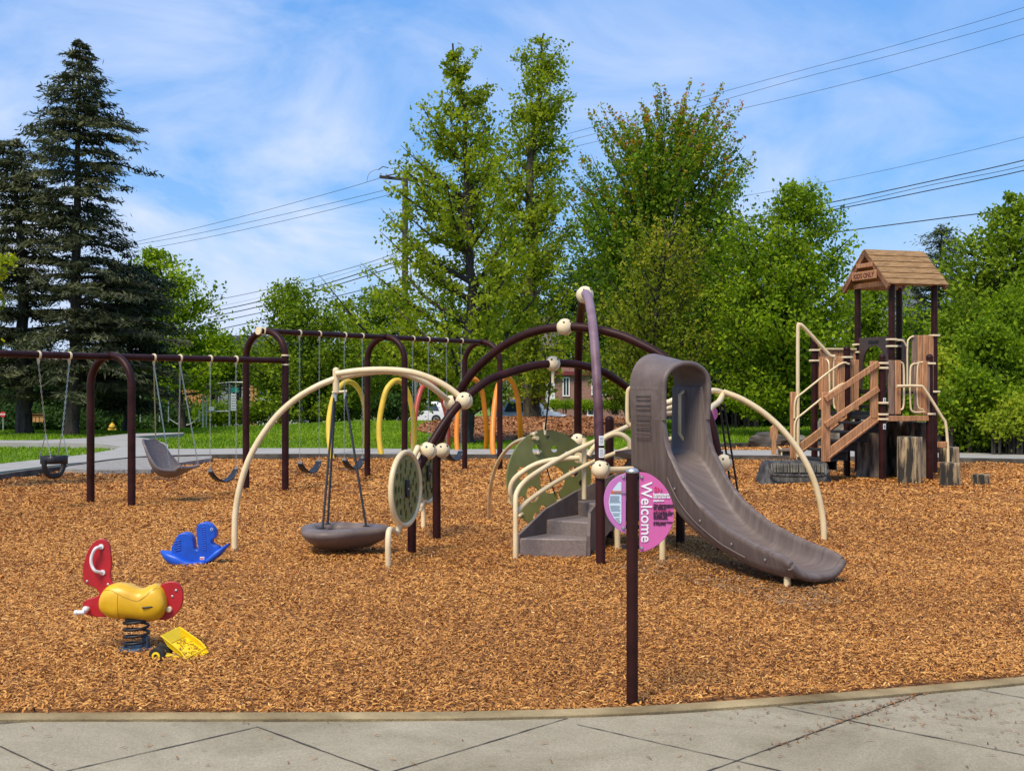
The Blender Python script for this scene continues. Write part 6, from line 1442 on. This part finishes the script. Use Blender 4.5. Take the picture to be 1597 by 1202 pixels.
W = [
 ('thin power line running left from the end of the pole crossarm, highest on the left', [(592, 278), (560, 288), (500, 305), (400, 332), (300, 357), (180, 384), (60, 408)], .014),
 ('thin power line left of the pole, second from the top', [(632, 287), (598, 297), (500, 321), (400, 344), (300, 366), (190, 386), (60, 413)], .014),
 ('thin power line left of the pole, third from the top', [(640, 296), (595, 307), (500, 331), (400, 354), (300, 375), (190, 396), (60, 425)], .014),
 ('thin upper line of the lower bundle left of the pole', [(632, 390), (570, 411), (480, 436), (400, 455), (330, 469), (200, 492)], .017),
 ('faint second line of the lower bundle left of the pole', [(632, 398), (570, 417), (480, 444), (400, 465), (330, 480), (200, 503)], .008),
 ('thick cable just below the faint line left of the pole', [(632, 404), (600, 414), (500, 445), (400, 471), (330, 486), (200, 512)], .03),
 ('second thick cable left of the pole', [(632, 410), (610, 418), (500, 452), (400, 479), (330, 494), (200, 522)], .03),
 ('third thick cable passing behind the leftmost oak branch', [(632, 434), (600, 443), (500, 468), (400, 489), (338, 502), (200, 530)], .025),
 ('lowest thick cable left of the pole', [(632, 442), (600, 452), (500, 480), (400, 501), (340, 514), (200, 545)], .028),
 ('topmost thin line crossing the upper right sky', [(690, 262), (900, 205), (1085, 155), (1250, 110), (1400, 70), (1597, 12), (1800, -55)], .010),
 ('second thin line crossing the upper right sky', [(690, 270), (900, 216), (1100, 164), (1250, 122), (1400, 84), (1597, 29), (1800, -35)], .010),
 ('third thin line crossing the upper right sky', [(690, 278), (900, 228), (1120, 178), (1250, 148), (1400, 110), (1597, 54), (1800, -8)], .010),
 ('faint single line below the upper three on the right', [(690, 380), (900, 350), (1170, 304), (1300, 282), (1450, 250), (1597, 214), (1800, 160)], .009),
 ('upper thick cable on the right above the playhouse', [(690, 400), (900, 378), (1170, 338), (1300, 315), (1450, 283), (1597, 250), (1800, 196)], .024),
 ('middle thick cable on the right above the playhouse', [(690, 408), (900, 386), (1170, 348), (1300, 327), (1450, 297), (1597, 266), (1800, 216)], .024),
 ('upper strand twisted beside the middle cable on the right', [(690, 404), (900, 382), (1170, 344), (1300, 323), (1450, 289), (1597, 259), (1800, 206)], .014),
 ('lowest thick cable on the right reaching the frame edge above the playhouse roof', [(690, 430), (900, 418), (1170, 385), (1300, 363), (1450, 343), (1597, 324), (1800, 292)], .026)]
for lb, px, r in W: wire(lb, px, r)

# boulders and logs along the far border
def boulder(lb, x, yb, wpx, hpx, sd_, mt='rock', dep=.7, cat='boulder'):
    c = G(x, yb); D = c.y; w_ = wpx/F*D/2; h_ = hpx/F*D; rs = random.Random(sd_); ph = [rs.uniform(0, 6) for _ in range(9)]
    def fn(d):
        k = 1+.16*math.sin(2.3*d.x+ph[0])*math.cos(2.1*d.z+ph[1])+.10*math.sin(4.5*d.y+ph[2]+3*d.z)+.06*math.sin(8*d.x+ph[3])*math.sin(7*d.z+ph[4])+.03*math.sin(17*d.z+ph[5]+5*d.x)
        for m_ in range(3):
            n = Vector((math.cos(ph[m_]), math.sin(ph[m_]), .4*math.sin(ph[m_+3]))).normalized(); dd = d.dot(n)
            if dd > .72: k *= .72/dd
        return k
    mb = MB(); n_ = 22; vs = []
    for i in range(12):
        p = PI*i/11
        for j in range(n_): a = 2*PI*j/n_; d = V(math.sin(p)*math.cos(a), math.sin(p)*math.sin(a), math.cos(p)); k = fn(d); vs.append(V(c.x+d.x*w_*k, c.y+w_*dep+d.y*w_*dep*k, h_*.35+d.z*h_*.66*k))
    mb.add(vs, [(i*n_+j, (i+1)*n_+j, (i+1)*n_+(j+1) % n_, i*n_+(j+1) % n_) for i in range(11) for j in range(n_)])
    o = mb.build('boulder', M[mt], None, angle=35); tag(o, lb, cat, 'boulders along the far border'); return o
boulder('large pale layered boulder seen through the stair posts', 1352, 703, 78, 50, 2)
boulder('grey boulder behind the tall cream handle of the stairs', 1296, 702, 58, 52, 3)
boulder('low dark log like rock left of the tan marker post', 1200, 700, 62, 28, 4, 'darkrock')
boulder('small grey rock between the dark log rock and the stairs', 1247, 700, 34, 24, 5)
boulder('grey boulder peeping out right of the hollow stump', 1463, 700, 34, 42, 6)
boulder('pale rounded boulder just left of the hollow stump', 1400, 700, 46, 30, 9)

# ---------------------------------------------------------------- trees
tree('cedar_tree', 'tallest dark cedar with a pointed top at the upper left', 'tree', 44, [(64, 125, 2), (85, 125, 14), (110, 122, 34), (140, 120, 50), (175, 116, 66), (205, 122, 88), (240, 132, 96), (290, 130, 96), (340, 115, 80), (400, 120, 88), (440, 150, 100), (480, 170, 125), (530, 170, 140), (590, 160, 145), (645, 140, 140)], [(112, 677), (116, 600), (117, 450), (119, 300), (122, 180), (125, 64)], 'cedar', 175, -.22, .22, 24, (.17, .17, .04), .32, .24, aspect=.22, conifer=True, twig=.6, seed=3, in0=.15)
tree('cedar_tree', 'dark cedar at the left edge with a broad low trunk', 'tree', 45, [(218, 12, 10), (240, 20, 45), (300, 35, 70), (350, 30, 78), (400, 20, 80), (450, 22, 95), (500, 25, 115), (560, 20, 125), (600, 20, 125), (640, 30, 110)], [(40, 677), (38, 600), (33, 450), (28, 330), (14, 222)], 'cedar', 140, -.18, .22, 24, (.17, .17, .04), .32, .28, aspect=.22, conifer=True, twig=.6, seed=4, in0=.1)
tree('cedar_tree', 'short drooping cedar behind the swing arch, greyer than the others', 'tree', 47, [(415, 195, 25), (440, 200, 55), (470, 205, 68), (510, 205, 78), (560, 200, 85), (610, 190, 95), (650, 185, 70)], [(200, 676), (200, 560), (205, 400)], 'cedar', 150, -.1, .22, 24, (.18, .18, .06), .32, .20, aspect=.22, conifer=True, twig=.6, seed=5, in0=.1)
tree('maple_tree', 'bright green rounded tree right of the cedars', 'tree', 60, [(388, 240, 12), (405, 243, 35), (440, 255, 65), (480, 268, 80), (520, 275, 78), (560, 290, 60), (600, 300, 60)], [(285, 668), (275, 560), (262, 470), (243, 392)], 'lime', 80, .5, .17, 26, (.26, .26, .18), .55, .2, seed=6)
tree('oak_tree', 'open young oak with layered branches in front of the utility pole', 'tree', 37.3, [(82, 706, 8), (102, 716, 22), (128, 730, 36), (160, 726, 54), (200, 722, 70), (235, 705, 98), (258, 690, 122), (290, 690, 122), (315, 705, 105), (330, 702, 128), (390, 712, 140), (425, 680, 185), (450, 690, 165), (475, 695, 150), (520, 705, 135), (570, 735, 105), (600, 745, 85)], [(728, 692), (731, 600), (735, 470), (733, 390), (728, 300), (724, 190), (706, 68)], 'open', 84, .95, .115, 28, (.17, .17, .09), .31, .19, barkm='bark', seed=7, twig=.36, topfill=34, shoot=.35)
tree('poplar_tree', 'tallest narrow tree behind the oak with a thick trunk', 'tree', 66, [(60, 838, 14), (74, 842, 34), (100, 848, 44), (140, 845, 46), (165, 838, 54), (190, 836, 50), (230, 832, 66), (290, 835, 80), (350, 830, 82), (420, 825, 86), (480, 820, 86), (540, 815, 75), (575, 812, 68)], [(832, 652), (830, 560), (832, 400), (828, 250), (842, 130), (848, 52)], 'open', 84, 1.2, .18, 30, (.27, .27, .15), .5, .44, barkm='barkbrown', seed=8, twig=.55, topfill=30, shoot=.45)
tree('maple_tree', 'large vase shaped maple with reddish upright tips', 'tree', 50, [(185, 1045, 70), (205, 1040, 100), (235, 1032, 125), (280, 1030, 138), (340, 1030, 140), (400, 1030, 138), (460, 1025, 130), (520, 1015, 115), (580, 1000, 95), (610, 1000, 80)], [(1015, 668), (1016, 560), (1022, 430), (1030, 300), (1035, 170)], 'maple', 150, 1.25, .15, 26, (.22, .22, .18), .45, .22, tone_top=lambda z, f, rs: rs.random()*.66+.18*max(0, f-.55)*2*rs.random(), seed=9, topfill=300)
tree('cherry_tree', 'yellow green and bronze leaved tree with thin pale stems in front of the maple', 'tree', 44, [(330, 1050, 50), (360, 1045, 80), (400, 1035, 100), (450, 1015, 112), (500, 1005, 110), (550, 1000, 100), (585, 990, 80)], [(1016, 668), (1017, 560), (1030, 430), (1060, 305)], 'cherry', 70, 1.1, .12, 15, (.17, .17, .14), .42, .09, tone_top=lambda z, f, rs: rs.random()*.8+.2*f, seed=10)
tree('linden_tree', 'broad dense green tree left of the playhouse roof', 'tree', 43, [(286, 1250, 28), (310, 1250, 45), (332, 1240, 62), (350, 1222, 105), (400, 1212, 130), (460, 1210, 132), (520, 1212, 130), (580, 1210, 122), (630, 1195, 90)], [(1240, 690), (1238, 600), (1225, 480), (1235, 380), (1250, 290)], 'lime', 165, .6, .13, 26, (.23, .23, .16), .42, .17, seed=12)
tree('linden_tree', 'green tree directly behind the playhouse posts', 'tree', 52, [(425, 1370, 30), (450, 1365, 60), (500, 1365, 85), (560, 1365, 95), (620, 1365, 95), (660, 1365, 85)], [(1360, 690), (1362, 560), (1370, 430)], 'lime', 80, .6, .15, 26, (.24, .24, .18), .45, .16, seed=13)
tree('fir_tree', 'dark evergreen between the playhouse roof and the right hand tree', 'tree', 56, [(355, 1470, 12), (380, 1468, 38), (420, 1462, 55), (470, 1460, 70), (520, 1458, 80), (580, 1455, 90), (640, 1455, 90)], [(1460, 690), (1462, 500), (1470, 357)], 'fir', 110, -.05, .2, 22, (.22, .22, .08), .42, .2, aspect=.2, conifer=True, twig=.5, seed=14)
tree('linden_tree', 'tall leafy tree at the right edge above the bushes', 'tree', 38, [(308, 1590, 18), (340, 1575, 50), (380, 1560, 72), (430, 1555, 90), (500, 1560, 105), (580, 1560, 110), (640, 1560, 110)], [(1575, 700), (1572, 560), (1575, 420), (1590, 312)], 'deep', 120, .55, .13, 26, (.21, .21, .14), .42, .18, seed=15)
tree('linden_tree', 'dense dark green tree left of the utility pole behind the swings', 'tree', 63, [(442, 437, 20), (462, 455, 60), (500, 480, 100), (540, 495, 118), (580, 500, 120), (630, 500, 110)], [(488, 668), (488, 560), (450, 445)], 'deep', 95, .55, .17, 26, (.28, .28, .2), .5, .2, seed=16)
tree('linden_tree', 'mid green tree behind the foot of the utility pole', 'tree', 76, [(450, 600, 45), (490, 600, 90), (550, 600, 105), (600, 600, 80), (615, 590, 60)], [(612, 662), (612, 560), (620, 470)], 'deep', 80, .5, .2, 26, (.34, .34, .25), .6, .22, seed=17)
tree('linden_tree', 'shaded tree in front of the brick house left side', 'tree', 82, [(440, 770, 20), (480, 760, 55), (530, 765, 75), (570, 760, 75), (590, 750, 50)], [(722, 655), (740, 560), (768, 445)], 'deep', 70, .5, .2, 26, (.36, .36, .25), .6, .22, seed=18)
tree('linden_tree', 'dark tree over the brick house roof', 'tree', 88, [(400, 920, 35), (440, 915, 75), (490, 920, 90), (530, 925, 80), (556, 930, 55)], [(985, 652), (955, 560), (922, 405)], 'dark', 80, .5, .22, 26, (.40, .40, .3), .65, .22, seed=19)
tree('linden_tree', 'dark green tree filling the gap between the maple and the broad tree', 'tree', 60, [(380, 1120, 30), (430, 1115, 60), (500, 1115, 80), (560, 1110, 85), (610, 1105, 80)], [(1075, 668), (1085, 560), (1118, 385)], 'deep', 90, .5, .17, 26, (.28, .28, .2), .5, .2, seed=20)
tree('maple_tree', 'bright young tree at the far left edge with only some leaves in view', 'tree', 20, [(300, -70, 30), (330, -60, 72), (380, -60, 72), (450, -60, 72), (520, -70, 75), (560, -70, 55)], [(-75, 770), (-72, 600), (-70, 450), (-70, 300)], 'yellowbush', 60, .4, .085, 22, (.10, .10, .08), .25, .07, seed=21, twig=.25)
# hedges and bushes
bush('hedge', 'dark dense hedge behind the lawn right of the slide', 'hedge', [(1130, 600, 58, 60, 60), (1190, 600, 56, 55, 66), (1250, 612, 54, 50, 70), (1150, 630, 55, 70, 38), (1215, 640, 53, 60, 38)], 'dark', .13, 900)
bush('shrub', 'yellow green shrub glowing behind the dark pole', 'shrub', [(1165, 585, 51, 26, 26), (1150, 600, 51, 22, 20)], 'yellowbush', .11, 500)
bush('bush', 'big bright green bush filling the right edge', 'bush', [(1560, 600, 31, 70, 85), (1530, 640, 30, 55, 60), (1600, 540, 32, 60, 80), (1500, 660, 31, 40, 38), (1620, 650, 30, 70, 50)], 'lime', .10, 2200)
bush('bush', 'dark green bush between the fir and the bright bush', 'bush', [(1490, 600, 36, 45, 85), (1520, 540, 37, 55, 70), (1470, 650, 35, 30, 45)], 'deep', .11, 1500)
bush('shrub', 'yellow leaved shrub right of the playhouse deck', 'shrub', [(1472, 590, 30, 14, 40), (1474, 640, 29.6, 12, 28)], 'yellowbush', .08, 2000)
bush('shrub', 'low yellow green shrub at the right edge of the border', 'shrub', [(1575, 655, 29, 30, 22), (1600, 640, 29, 25, 30)], 'yellowbush', .08, 900)
bush('hedge', 'green hedge running behind the hoops', 'hedge', [(500, 625, 68, 45, 32), (555, 632, 70, 40, 24), (595, 636, 72, 24, 16), (540, 590, 74, 55, 40)], 'dark', .15, 600)
bush('shrub', 'leafy pale shrub by the pale garage', 'shrub', [(403, 645, 66, 16, 14), (450, 645, 66, 22, 18)], 'lime', .13, 700)
bush('hedge', 'green shrubs behind the netting frame on the left', 'hedge', [(330, 560, 78, 50, 34), (370, 575, 78, 40, 28), (290, 590, 78, 55, 40), (345, 655, 66, 30, 14), (250, 600, 80, 55, 45), (440, 575, 80, 40, 30)], 'lime', .18, 500)
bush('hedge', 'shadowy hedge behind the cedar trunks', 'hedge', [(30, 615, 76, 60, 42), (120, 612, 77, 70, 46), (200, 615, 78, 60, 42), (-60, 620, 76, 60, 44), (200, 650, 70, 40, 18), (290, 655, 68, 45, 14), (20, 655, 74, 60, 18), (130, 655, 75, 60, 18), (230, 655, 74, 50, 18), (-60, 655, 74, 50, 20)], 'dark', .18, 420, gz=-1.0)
bush('hedge', 'low garden bushes in front of the brick house', 'hedge', [(905, 652, 98, 30, 4), (960, 652, 98, 30, 4), (1005, 642, 96, 16, 10), (868, 647, 99, 7, 7)], 'lime', .10, 900)
bush('bush', 'small green bush behind the white hatchback', 'bush', [(625, 632, 84, 22, 18), (700, 612, 102, 36, 18), (745, 612, 100, 22, 26)], 'lime', .18, 700)
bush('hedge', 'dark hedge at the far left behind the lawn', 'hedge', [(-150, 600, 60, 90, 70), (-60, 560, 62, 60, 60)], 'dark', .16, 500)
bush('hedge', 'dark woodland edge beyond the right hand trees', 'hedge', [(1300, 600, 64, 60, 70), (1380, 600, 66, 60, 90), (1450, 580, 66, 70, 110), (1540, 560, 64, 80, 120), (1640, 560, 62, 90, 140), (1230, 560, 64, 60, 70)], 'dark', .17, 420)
